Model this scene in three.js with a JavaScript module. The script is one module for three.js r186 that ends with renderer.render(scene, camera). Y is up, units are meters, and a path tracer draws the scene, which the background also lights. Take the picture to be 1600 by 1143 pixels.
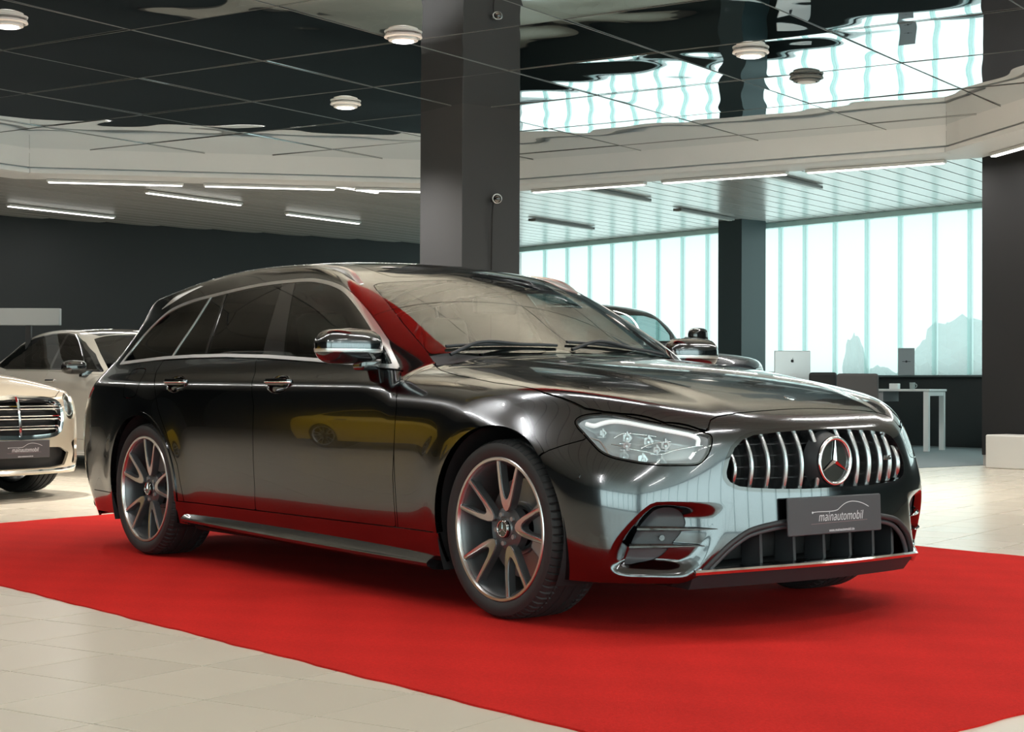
import * as THREE from 'three';
import { mergeGeometries } from 'three/addons/utils/BufferGeometryUtils.js';
import { RoundedBoxGeometry } from 'three/addons/geometries/RoundedBoxGeometry.js';
import { FontLoader } from 'three/addons/loaders/FontLoader.js';
import { TextGeometry } from 'three/addons/geometries/TextGeometry.js';
import { RectAreaLightUniformsLib } from 'three/addons/lights/RectAreaLightUniformsLib.js';

// ---------------------------------------------------------------- camera, sky, exposure
// World axes: x runs towards the nose of the estate car, y up, z towards its right-hand side; metres; the front axle is at x = 0.
const scene = new THREE.Scene();
const FOCAL = 2645, EYE = new THREE.Vector3(4.967, 0.875, 4.739), YAW = 0.665, PITCH = 0.011, ROLL = 0.004;
const camera = new THREE.PerspectiveCamera(2 * Math.atan(571.5 / FOCAL) * 180 / Math.PI, 1600 / 1143, 0.05, 120);
const dirV = new THREE.Vector3(-Math.cos(YAW) * Math.cos(PITCH), Math.sin(PITCH), -Math.sin(YAW) * Math.cos(PITCH));
const r0 = new THREE.Vector3().crossVectors(dirV, new THREE.Vector3(0, 1, 0)).normalize(), u0 = new THREE.Vector3().crossVectors(r0, dirV);
const rightV = r0.clone().multiplyScalar(Math.cos(ROLL)).addScaledVector(u0, Math.sin(ROLL));
const upV = r0.clone().multiplyScalar(-Math.sin(ROLL)).addScaledVector(u0, Math.cos(ROLL));
camera.position.copy(EYE);
camera.up.copy(upV);
camera.lookAt(EYE.clone().add(dirV));
scene.background = new THREE.Color().setRGB(0.68, 0.75, 0.742);
const renderer = new THREE.WebGLRenderer({ antialias: true });
renderer.toneMapping = THREE.LinearToneMapping;
renderer.toneMappingExposure = 1.3;
renderer.shadowMap.enabled = true;
RectAreaLightUniformsLib.init();

// large area lights: daylight entering by the glazed walls (each lies in the plane of its glazing, facing in)
function daylight(name, x, y, z, w, h, tx, ty, tz, level) {
  const l = new THREE.RectAreaLight(new THREE.Color().setRGB(0.90, 1.0, 0.99), level, w, h);
  l.name = name; l.position.set(x, y, z); l.lookAt(tx, ty, tz); scene.add(l);
}


daylight('back_window_daylight', -11, 2.27, -15.75, 20, 2.5, -11, 2.27, 0, 1.0);
daylight('front_window_daylight', 13.4, 1.8, -1.3, 23.4, 3.3, 0, 1.8, -1.3, 3.1);
daylight('side_window_daylight', 8.2, 1.8, 11.4, 9.0, 3.3, 8.2, 1.8, 0, 3.1);
// ---------------------------------------------------------------- helpers
const V3 = (x, y, z) => new THREE.Vector3(x, y, z);
const clamp = (x, a, b) => Math.min(b, Math.max(a, x)), mix = (a, b, t) => a + (b - a) * t;
const sstep = (a, b, x) => { const t = clamp((x - a) / (b - a), 0, 1); return t * t * (3 - 2 * t); };
let seedState = 7;
const rnd = () => { seedState = (seedState + 0x6d2b79f5) | 0; let t = Math.imul(seedState ^ (seedState >>> 15), 1 | seedState); t = (t + Math.imul(t ^ (t >>> 7), 61 | t)) ^ t; return ((t ^ (t >>> 14)) >>> 0) / 4294967296; };
// natural cubic spline through points sorted by x, straight beyond its ends
function spl(p) {
  p = p.slice().sort((a, b) => a[0] - b[0]);
  const n = p.length, X = p.map((q) => q[0]), Y = p.map((q) => q[1]), m = new Float64Array(n), u = new Float64Array(n);
  for (let i = 1; i < n - 1; i++) {
    const s = (X[i] - X[i - 1]) / (X[i + 1] - X[i - 1]), q = s * m[i - 1] + 2;
    m[i] = (s - 1) / q;
    u[i] = (6 * ((Y[i + 1] - Y[i]) / (X[i + 1] - X[i]) - (Y[i] - Y[i - 1]) / (X[i] - X[i - 1])) / (X[i + 1] - X[i - 1]) - s * u[i - 1]) / q;
  }
  m[n - 1] = 0;
  for (let i = n - 2; i >= 0; i--) m[i] = m[i] * m[i + 1] + u[i];
  const d0 = (Y[1] - Y[0]) / (X[1] - X[0]) - (X[1] - X[0]) * m[1] / 6, k = n - 1, d1 = (Y[k] - Y[k - 1]) / (X[k] - X[k - 1]) + (X[k] - X[k - 1]) * m[k - 1] / 6;
  return (x) => {
    if (x <= X[0]) return Y[0] + d0 * (x - X[0]);
    if (x >= X[k]) return Y[k] + d1 * (x - X[k]);
    let a = 0, b = k;
    while (b - a > 1) { const c = (a + b) >> 1; if (X[c] > x) b = c; else a = c; }
    const h = X[b] - X[a], A = (X[b] - x) / h, B = 1 - A;
    return A * Y[a] + B * Y[b] + ((A * A * A - A) * m[a] + (B * B * B - B) * m[b]) * h * h / 6;
  };
}
const smin = (a, b, k) => { const h = Math.max(k - Math.abs(a - b), 0) / k; return Math.min(a, b) - h * h * h * k / 6; };
// a photo pixel as a direction from the eye
const pixelRay = (px, py) => dirV.clone().addScaledVector(rightV, (px - 800) / FOCAL).addScaledVector(upV, -(py - 571.5) / FOCAL);
const pixelOn = (px, py, axis, val) => { const d = pixelRay(px, py); return EYE.clone().addScaledVector(d, (val - EYE[axis]) / d[axis]); };
const pixelAt = (px, py, depth) => EYE.clone().addScaledVector(pixelRay(px, py), depth);
const zoomed = (x0, y0, s) => (list) => list.map(([x, y]) => [x0 + x / s, y0 + y / s]);
// signed distance to a closed polygon, negative inside
function polySdf(P) {
  return (x, y) => {
    let d = 1e9, inside = false;
    for (let i = 0, j = P.length - 1; i < P.length; j = i++) {
      const ax = P[j][0], ay = P[j][1], ex = P[i][0] - ax, ey = P[i][1] - ay, wx = x - ax, wy = y - ay;
      const t = clamp((wx * ex + wy * ey) / (ex * ex + ey * ey + 1e-12), 0, 1), dx = wx - t * ex, dy = wy - t * ey;
      d = Math.min(d, dx * dx + dy * dy);
      if ((P[i][1] > y) !== (P[j][1] > y) && x < (P[j][0] - P[i][0]) * (y - P[i][1]) / (P[j][1] - P[i][1]) + P[i][0]) inside = !inside;
    }
    return inside ? -Math.sqrt(d) : Math.sqrt(d);
  };
}
// a smooth polyline through points (Catmull-Rom), open or closed, as arrays
function smooth(P, n = 4, closed = true) {
  const out = [], N = P.length, at = (i) => P[closed ? (i + N) % N : clamp(i, 0, N - 1)];
  for (let i = 0; i < (closed ? N : N - 1); i++) for (let k = 0; k < n; k++) {
    const t = k / n, a = at(i - 1), b = at(i), c = at(i + 1), d = at(i + 2);
    out.push(b.map((_, q) => 0.5 * (2 * b[q] + (c[q] - a[q]) * t + (2 * a[q] - 5 * b[q] + 4 * c[q] - d[q]) * t * t + (3 * b[q] - a[q] - 3 * c[q] + d[q]) * t * t * t)));
  }
  if (!closed) out.push(P[N - 1].slice());
  return out;
}
// --- names and labels
const taken = new Map();
function numbered(name) { const n = taken.get(name) ?? 0; taken.set(name, n + 1); return n ? name + '_' + String(n).padStart(3, '0') : name; }
function tag(o, label, category, group) { Object.assign(o.userData, { label, category }); if (group) o.userData.group = group; return o; }
function thing(name, label, category, pos = [0, 0, 0], turn = 0, group) {
  const o = new THREE.Group(); o.name = numbered(name); o.position.set(...pos); o.rotation.y = turn; scene.add(o);
  return tag(o, label, category, group);
}
function mesh(name, geo, mat, parent) {
  const o = new THREE.Mesh(geo, mat); o.name = parent === scene ? numbered(name) : name; o.castShadow = o.receiveShadow = true; parent.add(o); return o;
}
function sub(name, parent, pos = [0, 0, 0]) { const o = new THREE.Group(); o.name = name; o.position.set(...pos); parent.add(o); return o; }
function struct(name, geo, mat, parent = scene) { const o = mesh(name, geo, mat, parent); if (parent === scene) o.userData.kind = 'structure'; return o; }
const rgb = (r, g, b) => new THREE.Color().setRGB(r, g, b);
const std = (c, roughness = 0.6, metalness = 0, more = {}) => new THREE.MeshStandardMaterial({ color: Array.isArray(c) ? rgb(...c) : c, roughness, metalness, ...more });
const phy = (c, roughness, metalness, more = {}) => new THREE.MeshPhysicalMaterial({ color: Array.isArray(c) ? rgb(...c) : c, roughness, metalness, ...more });
// --- geometry pieces
const strip = (g) => { for (const k of Object.keys(g.attributes)) if (k !== 'position' && k !== 'normal') g.deleteAttribute(k); return g.index ? g.toNonIndexed() : g; };
const merge = (list) => mergeGeometries(list.map(strip));
function box(x0, x1, y0, y1, z0, z1) { const g = new THREE.BoxGeometry(x1 - x0, y1 - y0, z1 - z0); g.translate((x0 + x1) / 2, (y0 + y1) / 2, (z0 + z1) / 2); return g; }
function rbox(x0, x1, y0, y1, z0, z1, r = 0.01, seg = 2) { const g = new RoundedBoxGeometry(x1 - x0, y1 - y0, z1 - z0, seg, Math.min(r, (x1 - x0) / 2.01, (y1 - y0) / 2.01, (z1 - z0) / 2.01)); g.translate((x0 + x1) / 2, (y0 + y1) / 2, (z0 + z1) / 2); return g; }
function tube(pts, r, seg = 40, rs = 8, closed = false) { return new THREE.TubeGeometry(new THREE.CatmullRomCurve3(pts.map((p) => (p.isVector3 ? p : V3(...p))), closed), seg, r, rs, closed); }
function cyl(a, b, r1, r2 = r1, n = 20) {
  const A = V3(...a), B = V3(...b), g = new THREE.CylinderGeometry(r2, r1, A.distanceTo(B), n);
  g.applyQuaternion(new THREE.Quaternion().setFromUnitVectors(V3(0, 1, 0), B.clone().sub(A).normalize()));
  g.translate((A.x + B.x) / 2, (A.y + B.y) / 2, (A.z + B.z) / 2); return g;
}
function prism(outline, depth, bevel = 0) {
  const s = new THREE.Shape(outline.map((p) => new THREE.Vector2(p[0], p[1])));
  return new THREE.ExtrudeGeometry(s, { depth, bevelEnabled: bevel > 0, bevelThickness: bevel, bevelSize: bevel, bevelSegments: 2, curveSegments: 8 });
}
// a closed 2-D profile swept along a 3-D path; frame(i) gives the two axes of the profile at path point i
function sweep(path, profile, axes, closedPath = false, caps = true) {
  const n = path.length, m = profile.length, pos = [], idx = [];
  for (let i = 0; i < n; i++) { const [a, b] = axes(i), p = path[i]; for (const [u, v] of profile) pos.push(p.x + a.x * u + b.x * v, p.y + a.y * u + b.y * v, p.z + a.z * u + b.z * v); }
  for (let i = 0; i < (closedPath ? n : n - 1); i++) for (let j = 0; j < m; j++) {
    const a = i * m + j, b = i * m + (j + 1) % m, c = ((i + 1) % n) * m + j, d = ((i + 1) % n) * m + (j + 1) % m;
    idx.push(a, b, c, b, d, c);
  }
  if (!closedPath && caps) for (const e of [0, n - 1]) { const s = e * m; for (let j = 1; j < m - 1; j++) e ? idx.push(s, s + j, s + j + 1) : idx.push(s, s + j + 1, s + j); }
  const g = new THREE.BufferGeometry(); g.setAttribute('position', new THREE.Float32BufferAttribute(pos, 3)); g.setIndex(idx);
  return g;
}
function creased(g, angle = 0.6) {   // per-corner normals, smooth where faces meet at less than the angle
  g = g.index ? g.toNonIndexed() : g; const p = g.attributes.position, n = p.count / 3, fn = [], map = new Map();
  const a = V3(), b = V3(), c = V3();
  for (let i = 0; i < n; i++) {
    a.fromBufferAttribute(p, 3 * i); b.fromBufferAttribute(p, 3 * i + 1).sub(a); c.fromBufferAttribute(p, 3 * i + 2).sub(a); fn.push(b.clone().cross(c));
    for (let k = 0; k < 3; k++) { const q = 3 * i + k, key = Math.round(p.getX(q) * 2e4) + ',' + Math.round(p.getY(q) * 2e4) + ',' + Math.round(p.getZ(q) * 2e4); if (!map.has(key)) map.set(key, []); map.get(key).push(q); }
  }
  const un = fn.map((v) => v.clone().normalize()), out = new Float32Array(p.count * 3), cs = Math.cos(angle), s = V3();
  for (const list of map.values()) for (const q of list) {
    const me = un[(q / 3) | 0]; s.set(0, 0, 0);
    for (const r of list) { const f = (r / 3) | 0; if (un[f].dot(me) > cs) s.add(fn[f]); }
    s.normalize(); out[3 * q] = s.x; out[3 * q + 1] = s.y; out[3 * q + 2] = s.z;
  }
  g.setAttribute('normal', new THREE.BufferAttribute(out, 3)); return g;
}
// ---------------------------------------------------------------- car bodies: a body is what lies within its side, top, front and rear surfaces, their edges rounded
class CarShape {
  constructor(p) { Object.assign(this, { kTop: 0.16, kGlass: 0.09, kFront: 0.12, kRear: 0.14, latPow: 2, beltY: 0.97 }, p); }
  side(x, y) {
    let z = this.sec(y) + this.plan(x) + this.gh(x) * sstep(this.beltY - 0.04, this.beltY + 0.25, y);
    for (const a of this.arches) { const d = Math.hypot(x - a.x, y - a.y) - a.R; if (d < 0.3) z += a.flare * Math.exp(-(d * d) / (a.w * a.w)) * sstep(0.05, 0.35, y); }
    return z;
  }
  hoodY(x, z) { return this.hood(x) - this.hoodDrop(x, z); }
  roofY(x, z) { const s = this.shift(z), w = sstep(this.wsTop - 0.55, this.wsTop + 0.05, x); return this.roof(x + s * w) - this.roofDrop(z); }
  top(x, z) { return -smin(-this.hoodY(x, z), -this.roofY(x, z), 0.012); }
  front(z, y) { return this.nose(y) - this.noseDrop(z, y); }
  back(z, y) { return this.tail(y) + this.tailDrop(z); }
  g(x, y, z) {
    z = Math.abs(z);
    const k = mix(this.kTop, this.kGlass, sstep(this.beltY - 0.05, this.beltY + 0.12, y));
    let f = smin(this.side(x, y) - z, this.top(x, z) - y, k);
    f = smin(f, this.front(z, y) - x, this.kFront);
    return smin(f, x - this.back(z, y), this.kRear);
  }
  normal(x, y, z, out = V3()) {
    const e = 1e-4;
    return out.set(this.g(x - e, y, z) - this.g(x + e, y, z), this.g(x, y - e, z) - this.g(x, y + e, z), z < 2e-4 && z > -2e-4 ? 0 : this.g(x, y, z - e) - this.g(x, y, z + e)).normalize();
  }
  hit(px, py) {   // where the line of sight of a photo pixel first meets the body
    const d = pixelRay(px, py); let t = 4.2, f;
    for (; t < 13; t += 0.02) { f = this.g(EYE.x + d.x * t, EYE.y + d.y * t, EYE.z + d.z * t); if (f > 0) break; }
    if (t >= 13) return null;
    let a = t - 0.02, b = t;
    for (let i = 0; i < 30; i++) { const m = (a + b) / 2; if (this.g(EYE.x + d.x * m, EYE.y + d.y * m, EYE.z + d.z * m) > 0) b = m; else a = m; }
    return V3(EYE.x + d.x * b, EYE.y + d.y * b, EYE.z + d.z * b);
  }
  hits(list) { return list.map(([x, y]) => this.hit(x, y)).filter(Boolean); }
  cast(o, d, far) {   // from an inside point outwards
    let a = 0, b = far;
    if (this.g(o[0], o[1], o[2]) <= 0) return null;
    for (let i = 0; i < 30; i++) { const m = (a + b) / 2; if (this.g(o[0] + d[0] * m, o[1] + d[1] * m, o[2] + d[2] * m) > 0) a = m; else b = m; }
    return [o[0] + d[0] * a, o[1] + d[1] * a, o[2] + d[2] * a];
  }
  grid(nu, nv, f) {   // half-body mesh over a grid; f(i, j) gives a point or null
    const pos = [], nor = [], idx = [], id = new Int32Array((nu + 1) * (nv + 1)).fill(-1), n = V3();
    for (let i = 0; i <= nu; i++) for (let j = 0; j <= nv; j++) {
      const p = f(i / nu, j / nv); if (!p) continue;
      id[i * (nv + 1) + j] = pos.length / 3; pos.push(...p); this.normal(p[0], p[1], p[2], n); nor.push(n.x, n.y, n.z);
    }
    for (let i = 0; i < nu; i++) for (let j = 0; j < nv; j++) {
      const q = [id[i * (nv + 1) + j], id[(i + 1) * (nv + 1) + j], id[(i + 1) * (nv + 1) + j + 1], id[i * (nv + 1) + j + 1]];
      if (q.some((k) => k < 0)) continue;
      idx.push(q[0], q[1], q[2], q[0], q[2], q[3]);
    }
    return { pos, nor, idx };
  }
  // sections across the car: x from x0 to x1, the angle from below the sill up to the centre line
  longGrid(x0, x1, nx, na, y0 = 0.6, a0 = -0.46) {
    const wts = []; let s = 0; for (let j = 0; j <= na; j++) { wts.push(s); s += 1 - 0.25 * Math.exp(-(((j / na) - 0.28) ** 2) / 0.03); }
    return this.grid(nx, na, (u, v) => { const x = mix(x0, x1, u), a = mix(a0, Math.PI / 2, wts[Math.round(v * na)] / wts[na]); return this.cast([x, y0, 0], [0, Math.sin(a), Math.cos(a)], 1.6); });
  }
  // the nose: round a vertical axis, by height
  frontGrid(ax, a1, y0, y1, na, ny) {
    return this.grid(na, ny, (u, v) => { const a = u * a1; return this.cast([ax, mix(y0, y1, v), 0], [Math.cos(a), 0, Math.sin(a)], 1.8); });
  }
  backGrid(ax, a1, y0, y1, na, ny) {
    return this.grid(na, ny, (u, v) => { const a = u * a1; return this.cast([ax, mix(y0, y1, v), 0], [-Math.cos(a), 0, Math.sin(a)], 1.8); });
  }
}
// keep what lies where s(point) < 0
function cut(m, s) {
  const nv = m.pos.length / 3, d = new Float64Array(nv), pos = [], nor = [], idx = [], id = new Int32Array(nv).fill(-1), edge = new Map();
  for (let i = 0; i < nv; i++) { d[i] = s(m.pos[3 * i], m.pos[3 * i + 1], m.pos[3 * i + 2]); if (Math.abs(d[i]) < 1e-7) d[i] = -1e-7; }
  const own = (i) => { if (id[i] < 0) { id[i] = pos.length / 3; for (let c = 0; c < 3; c++) { pos.push(m.pos[3 * i + c]); nor.push(m.nor[3 * i + c]); } } return id[i]; };
  const mid = (i, j) => {
    const key = i < j ? i * nv + j : j * nv + i; if (edge.has(key)) return edge.get(key);
    const t = d[i] / (d[i] - d[j]), k = pos.length / 3, n = [];
    for (let c = 0; c < 3; c++) { pos.push(mix(m.pos[3 * i + c], m.pos[3 * j + c], t)); n.push(mix(m.nor[3 * i + c], m.nor[3 * j + c], t)); }
    const l = Math.hypot(...n) || 1; nor.push(n[0] / l, n[1] / l, n[2] / l); edge.set(key, k); return k;
  };
  for (let t = 0; t < m.idx.length; t += 3) {
    const v = [m.idx[t], m.idx[t + 1], m.idx[t + 2]], o = [];
    for (let k = 0; k < 3; k++) { const a = v[k], b = v[(k + 1) % 3]; if (d[a] < 0) o.push(own(a)); if ((d[a] < 0) !== (d[b] < 0)) o.push(mid(a, b)); }
    for (let k = 1; k + 1 < o.length; k++) idx.push(o[0], o[k], o[k + 1]);
  }
  return { pos, nor, idx };
}
const cuts = (m, ...list) => list.reduce((a, s) => cut(a, s), m);
// move every point along its normal by f(x, y, z)
function shifted(m, f) { const pos = m.pos.slice(); for (let i = 0; i < pos.length; i += 3) { const d = typeof f === 'number' ? f : f(m.pos[i], m.pos[i + 1], m.pos[i + 2]); for (let c = 0; c < 3; c++) pos[i + c] += m.nor[i + c] * d; } return { pos, nor: m.nor, idx: m.idx }; }
// renew normals from the faces (after a shift that bends the surface)
function renormal(m) {
  const n = new Float64Array(m.pos.length), P = m.pos, a = V3(), b = V3();
  for (let t = 0; t < m.idx.length; t += 3) {
    const [i, j, k] = [m.idx[t] * 3, m.idx[t + 1] * 3, m.idx[t + 2] * 3];
    a.set(P[j] - P[i], P[j + 1] - P[i + 1], P[j + 2] - P[i + 2]); b.set(P[k] - P[i], P[k + 1] - P[i + 1], P[k + 2] - P[i + 2]); a.cross(b);
    if (a.x * m.nor[i] + a.y * m.nor[i + 1] + a.z * m.nor[i + 2] < 0) a.negate();
    for (const q of [i, j, k]) { n[q] += a.x; n[q + 1] += a.y; n[q + 2] += a.z; }
  }
  for (let i = 0; i < n.length; i += 3) { const l = Math.hypot(n[i], n[i + 1], n[i + 2]) || 1; n[i] /= l; n[i + 1] /= l; n[i + 2] /= l; }
  return { pos: P, nor: Array.from(n), idx: m.idx };
}
// the rim of a panel turned inwards, so that it has an edge of its own
function skirted(m, depth = 0.012) {
  const count = new Map(), nv = m.pos.length / 3;
  for (let t = 0; t < m.idx.length; t += 3) for (let k = 0; k < 3; k++) { const a = m.idx[t + k], b = m.idx[t + (k + 1) % 3], key = a < b ? a * nv + b : b * nv + a; const e = count.get(key); if (e) e[2]++; else count.set(key, [a, b, 1]); }
  const pos = m.pos.slice(), nor = m.nor.slice(), idx = m.idx.slice(), P = (i) => V3(m.pos[3 * i], m.pos[3 * i + 1], m.pos[3 * i + 2]), N = (i) => V3(m.nor[3 * i], m.nor[3 * i + 1], m.nor[3 * i + 2]);
  for (const [a, b, n] of count.values()) {
    if (n !== 1 || (Math.abs(m.pos[3 * a + 2]) < 2e-4 && Math.abs(m.pos[3 * b + 2]) < 2e-4)) continue;
    const A = P(a), B = P(b), A2 = A.clone().addScaledVector(N(a), -depth), B2 = B.clone().addScaledVector(N(b), -depth), f = B.clone().sub(A).cross(A2.clone().sub(A)).normalize().negate(), s = pos.length / 3;
    for (const q of [A, B, B2, A2]) { pos.push(q.x, q.y, q.z); nor.push(f.x, f.y, f.z); }
    idx.push(s, s + 1, s + 2, s, s + 2, s + 3);
  }
  return { pos, nor, idx };
}
function geo(m, side = 1) {   // side 1: as built, -1: mirrored to the other side, 0: both in one
  const one = (f) => {
    const g = new THREE.BufferGeometry(), p = Float32Array.from(m.pos), n = Float32Array.from(m.nor), idx = Uint32Array.from(m.idx);
    if (f < 0) for (let i = 2; i < p.length; i += 3) { p[i] = -p[i]; n[i] = -n[i]; }
    const a = V3(), b = V3(); // face winding agrees with the normals
    for (let t = 0; t < idx.length; t += 3) {
      const [i, j, k] = [idx[t] * 3, idx[t + 1] * 3, idx[t + 2] * 3];
      a.set(p[j] - p[i], p[j + 1] - p[i + 1], p[j + 2] - p[i + 2]); b.set(p[k] - p[i], p[k + 1] - p[i + 1], p[k + 2] - p[i + 2]); a.cross(b);
      if (a.x * (n[i] + n[j] + n[k]) + a.y * (n[i + 1] + n[j + 1] + n[k + 1]) + a.z * (n[i + 2] + n[j + 2] + n[k + 2]) < 0) { const s = idx[t + 1]; idx[t + 1] = idx[t + 2]; idx[t + 2] = s; }
    }
    g.setAttribute('position', new THREE.BufferAttribute(p, 3)); g.setAttribute('normal', new THREE.BufferAttribute(n, 3)); g.setIndex(new THREE.BufferAttribute(idx, 1)); return g;
  };
  return side ? one(side) : mergeGeometries([one(1), one(-1)]);
}
// a panel on each side of a car
function pair(name, m, mat, parent) { return [1, -1].map((s) => mesh(name, geo(m, s), mat, parent)); }
// domains in which outlines are drawn: from the side, from above, round the nose
const bySide = (f) => (x, y, z) => f(x, y), byTop = (f) => (x, y, z) => f(x, z), noseAxis = -0.25, noseMap = (x, y, z) => [Math.atan2(z, x - noseAxis) * 0.95, y];
const byNose = (f) => (x, y, z) => f(Math.atan2(z, x - noseAxis) * 0.95, y);
const outside = (f, gap = 0) => (x, y, z) => gap - f(x, y, z), inside = (f, gap = 0) => (x, y, z) => f(x, y, z) + gap;
const sideOf = (P) => P.map((p) => [p.x, p.y]), topOf = (P) => P.map((p) => [p.x, p.z]), noseOf = (P) => P.map((p) => noseMap(p.x, p.y, p.z));
// ---------------------------------------------------------------- the showroom
// Walls and the cars follow x and z; floor tiles, mirror ceiling and its octagonal soffit are turned by 18 degrees.
const TURN = 18 * Math.PI / 180, E1 = [Math.cos(TURN), -Math.sin(TURN)], E2 = [Math.sin(TURN), Math.cos(TURN)], OC = [-7.1, -2.65], APO = 7.0;
const uvXZ = (u, v) => [OC[0] + u * E1[0] + v * E2[0], OC[1] + u * E1[1] + v * E2[1]];
const XW = -21, XE = 13, ZN = -15.4, ZS = 11, HL = 3.5, HC = 3.7;
function canvasTex(w, h, draw, srgb = true) { const c = document.createElement('canvas'); c.width = w; c.height = h; draw(c.getContext('2d'), w, h); const t = new THREE.CanvasTexture(c); t.wrapS = t.wrapT = THREE.RepeatWrapping; if (srgb) t.colorSpace = THREE.SRGBColorSpace; return t; }
function noiseTex(size, fn) { const d = new Uint8Array(size * size * 4); for (let j = 0; j < size; j++) for (let i = 0; i < size; i++) { const v = fn(i, j), k = (j * size + i) * 4; d[k] = clamp(v[0], 0, 255); d[k + 1] = clamp(v[1], 0, 255); d[k + 2] = clamp(v[2], 0, 255); d[k + 3] = 255; } const t = new THREE.DataTexture(d, size, size); t.wrapS = t.wrapT = THREE.RepeatWrapping; t.magFilter = THREE.LinearFilter; t.needsUpdate = true; return t; }
// --- floor: square tiles with open joints
{
  const floor = new THREE.Group(); floor.name = 'floor'; floor.userData.kind = 'structure'; scene.add(floor);
  mesh('grout_bed', box(XW - 0.2, XE + 0.2, -0.12, -0.005, ZN - 0.2, ZS + 0.2), std([0.10, 0.09, 0.08], 0.9), floor);
  const T = 0.405, tileGeo = new THREE.BoxGeometry(T - 0.005, 0.012, T - 0.005), mats = [];
  for (let k = 0; k < 4; k++) { const b = 0.985 + 0.01 * k; mats.push(std([0.64 * b, 0.575 * b, 0.48 * b], 0.26 + 0.006 * k)); }
  const eyeUp = (x, z) => { const q = V3(x, 0, z).sub(EYE), D = q.dot(dirV); return D < 0.5 ? null : [800 + FOCAL * q.dot(rightV) / D, 571.5 - FOCAL * q.dot(upV) / D, D]; };
  const list = [];
  for (let i = -90; i <= 90; i++) for (let j = -90; j <= 90; j++) {
    const x = 0.365 + (i + 0.5) * T * E1[0] + (j + 0.5) * T * E2[0], z = 2.635 + (i + 0.5) * T * E1[1] + (j + 0.5) * T * E2[1];
    if (x < XW + 0.15 || x > XE - 0.15 || z < ZN + 0.15 || z > ZS - 0.15) continue;
    if (x > -4.6 && x < 1.35 && z > -2.3 && z < 1.6) continue;            // under the carpet
    const p = eyeUp(x, z), hidden = p && p[1] < 800 && p[0] > 150 && p[0] < 1400, seen = p && p[0] > -60 && p[0] < 1660 && p[1] < 1200 && !hidden;
    list.push([seen ? p[2] : 900 + i * i + j * j, x, z]);
  }
  list.sort((a, b) => a[0] - b[0]);
  list.slice(0, 300).forEach(([, x, z], k) => { const o = mesh('floor_tile', tileGeo, mats[Math.floor(rnd() * 4)], floor); o.position.set(x, -0.006, z); o.rotation.y = TURN; });
  const rest = list.slice(300), far = new THREE.InstancedMesh(tileGeo, mats[1], rest.length), m4 = new THREE.Matrix4();
  rest.forEach(([, x, z], k) => far.setMatrixAt(k, m4.makeRotationY(TURN).setPosition(x, -0.006, z)));
  far.name = 'floor_tiles_beyond'; far.userData.kind = 'stuff'; far.receiveShadow = true; floor.add(far);
}
// --- red carpet with a slightly frayed edge
{
  const z0 = -2.70, z1 = 1.965, pts = [], w = (t) => 0.004 * Math.sin(t * 9.1) + 0.003 * Math.sin(t * 23.7 + 1) + 0.0025 * (rnd() - 0.5), xa = (z) => -5.25 + 0.33 * (z - 0.75), xb = (z) => 2.265 + 0.16 * (z - 1.03);
  for (let x = xa(z0); x < xb(z0); x += 0.04) pts.push([x, z0 + w(x)]); for (let z = z0; z < z1; z += 0.04) pts.push([xb(z) + w(z) * 1.5, z]); for (let x = xb(z1); x > xa(z1); x -= 0.04) pts.push([x, z1 + w(x + 3)]); for (let z = z1; z > z0; z -= 0.04) pts.push([xa(z) + w(z + 5) * 1.5, z]);
  const g = prism(pts.map(([x, z]) => [x, -z]), 0.006).rotateX(-Math.PI / 2);
  const bump = noiseTex(256, () => { const v = 90 + rnd() * 165; return [v, v, v]; });
  const tint = noiseTex(256, (i, j) => { const v = 0.90 + 0.10 * rnd() + 0.025 * Math.sin(i / 256 * 6.283 * 2) * Math.sin(j / 256 * 6.283 * 3); return [232 * v, 232 * v, 232 * v]; }); tint.colorSpace = THREE.SRGBColorSpace;
  bump.repeat.set(3, 3); tint.repeat.set(0.8, 0.8);
  const m = mesh('carpet_runner', g, new THREE.MeshPhysicalMaterial({ color: rgb(0.68, 0.022, 0.017), roughness: 1, map: tint, bumpMap: bump, bumpScale: 0.002, specularIntensity: 0.2 }), scene);
  tag(m, 'wide red carpet lying on the beige tiles under the estate car', 'carpet');
}
// --- walls
const darkWall = std([0.006, 0.0085, 0.010], 0.6), darkPaint = std([0.030, 0.031, 0.034], 0.45);
const frameMat = std([0.62, 0.86, 0.83], 0.4), winDark = std([0.018, 0.028, 0.030], 0.5);
struct('wall_back', box(XW - 0.25, XW, 0, HL + 0.3, ZN - 0.25, ZS + 0.25), darkWall);
struct('wall_right', merge([box(XW, 3.6, 0, HL + 0.3, ZS, ZS + 0.25), box(3.6, XE, 0, 0.15, ZS, ZS + 0.25), box(3.6, XE, HL - 0.1, HL + 0.3, ZS, ZS + 0.25), box(12.7, XE, 0.15, HL, ZS, ZS + 0.25)]), std([0.11, 0.115, 0.12], 0.55));
const sillY = 1.04;
struct('wall_left', merge([box(XW, XE, 0, sillY, ZN - 0.25, ZN), box(XW, XE, HL - 0.02, HL + 0.3, ZN - 0.25, ZN), box(-1.0, XE, sillY, HL, ZN - 0.25, ZN), box(XW, -20.75, sillY, HL, ZN - 0.25, ZN)]), winDark);
struct('wall_front', merge([box(XE, XE + 0.25, 0, 0.15, ZN, ZS), box(XE, XE + 0.25, HL - 0.1, HL + 0.3, ZN, ZS), box(XE, XE + 0.25, 0.15, HL, ZN, -13), box(XE, XE + 0.25, 0.15, HL, 10.4, ZS)]), darkPaint);
const profileGlass = phy([0.70, 0.84, 0.825], 0.6, 0, { transmission: 1, ior: 1.2 });
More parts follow.
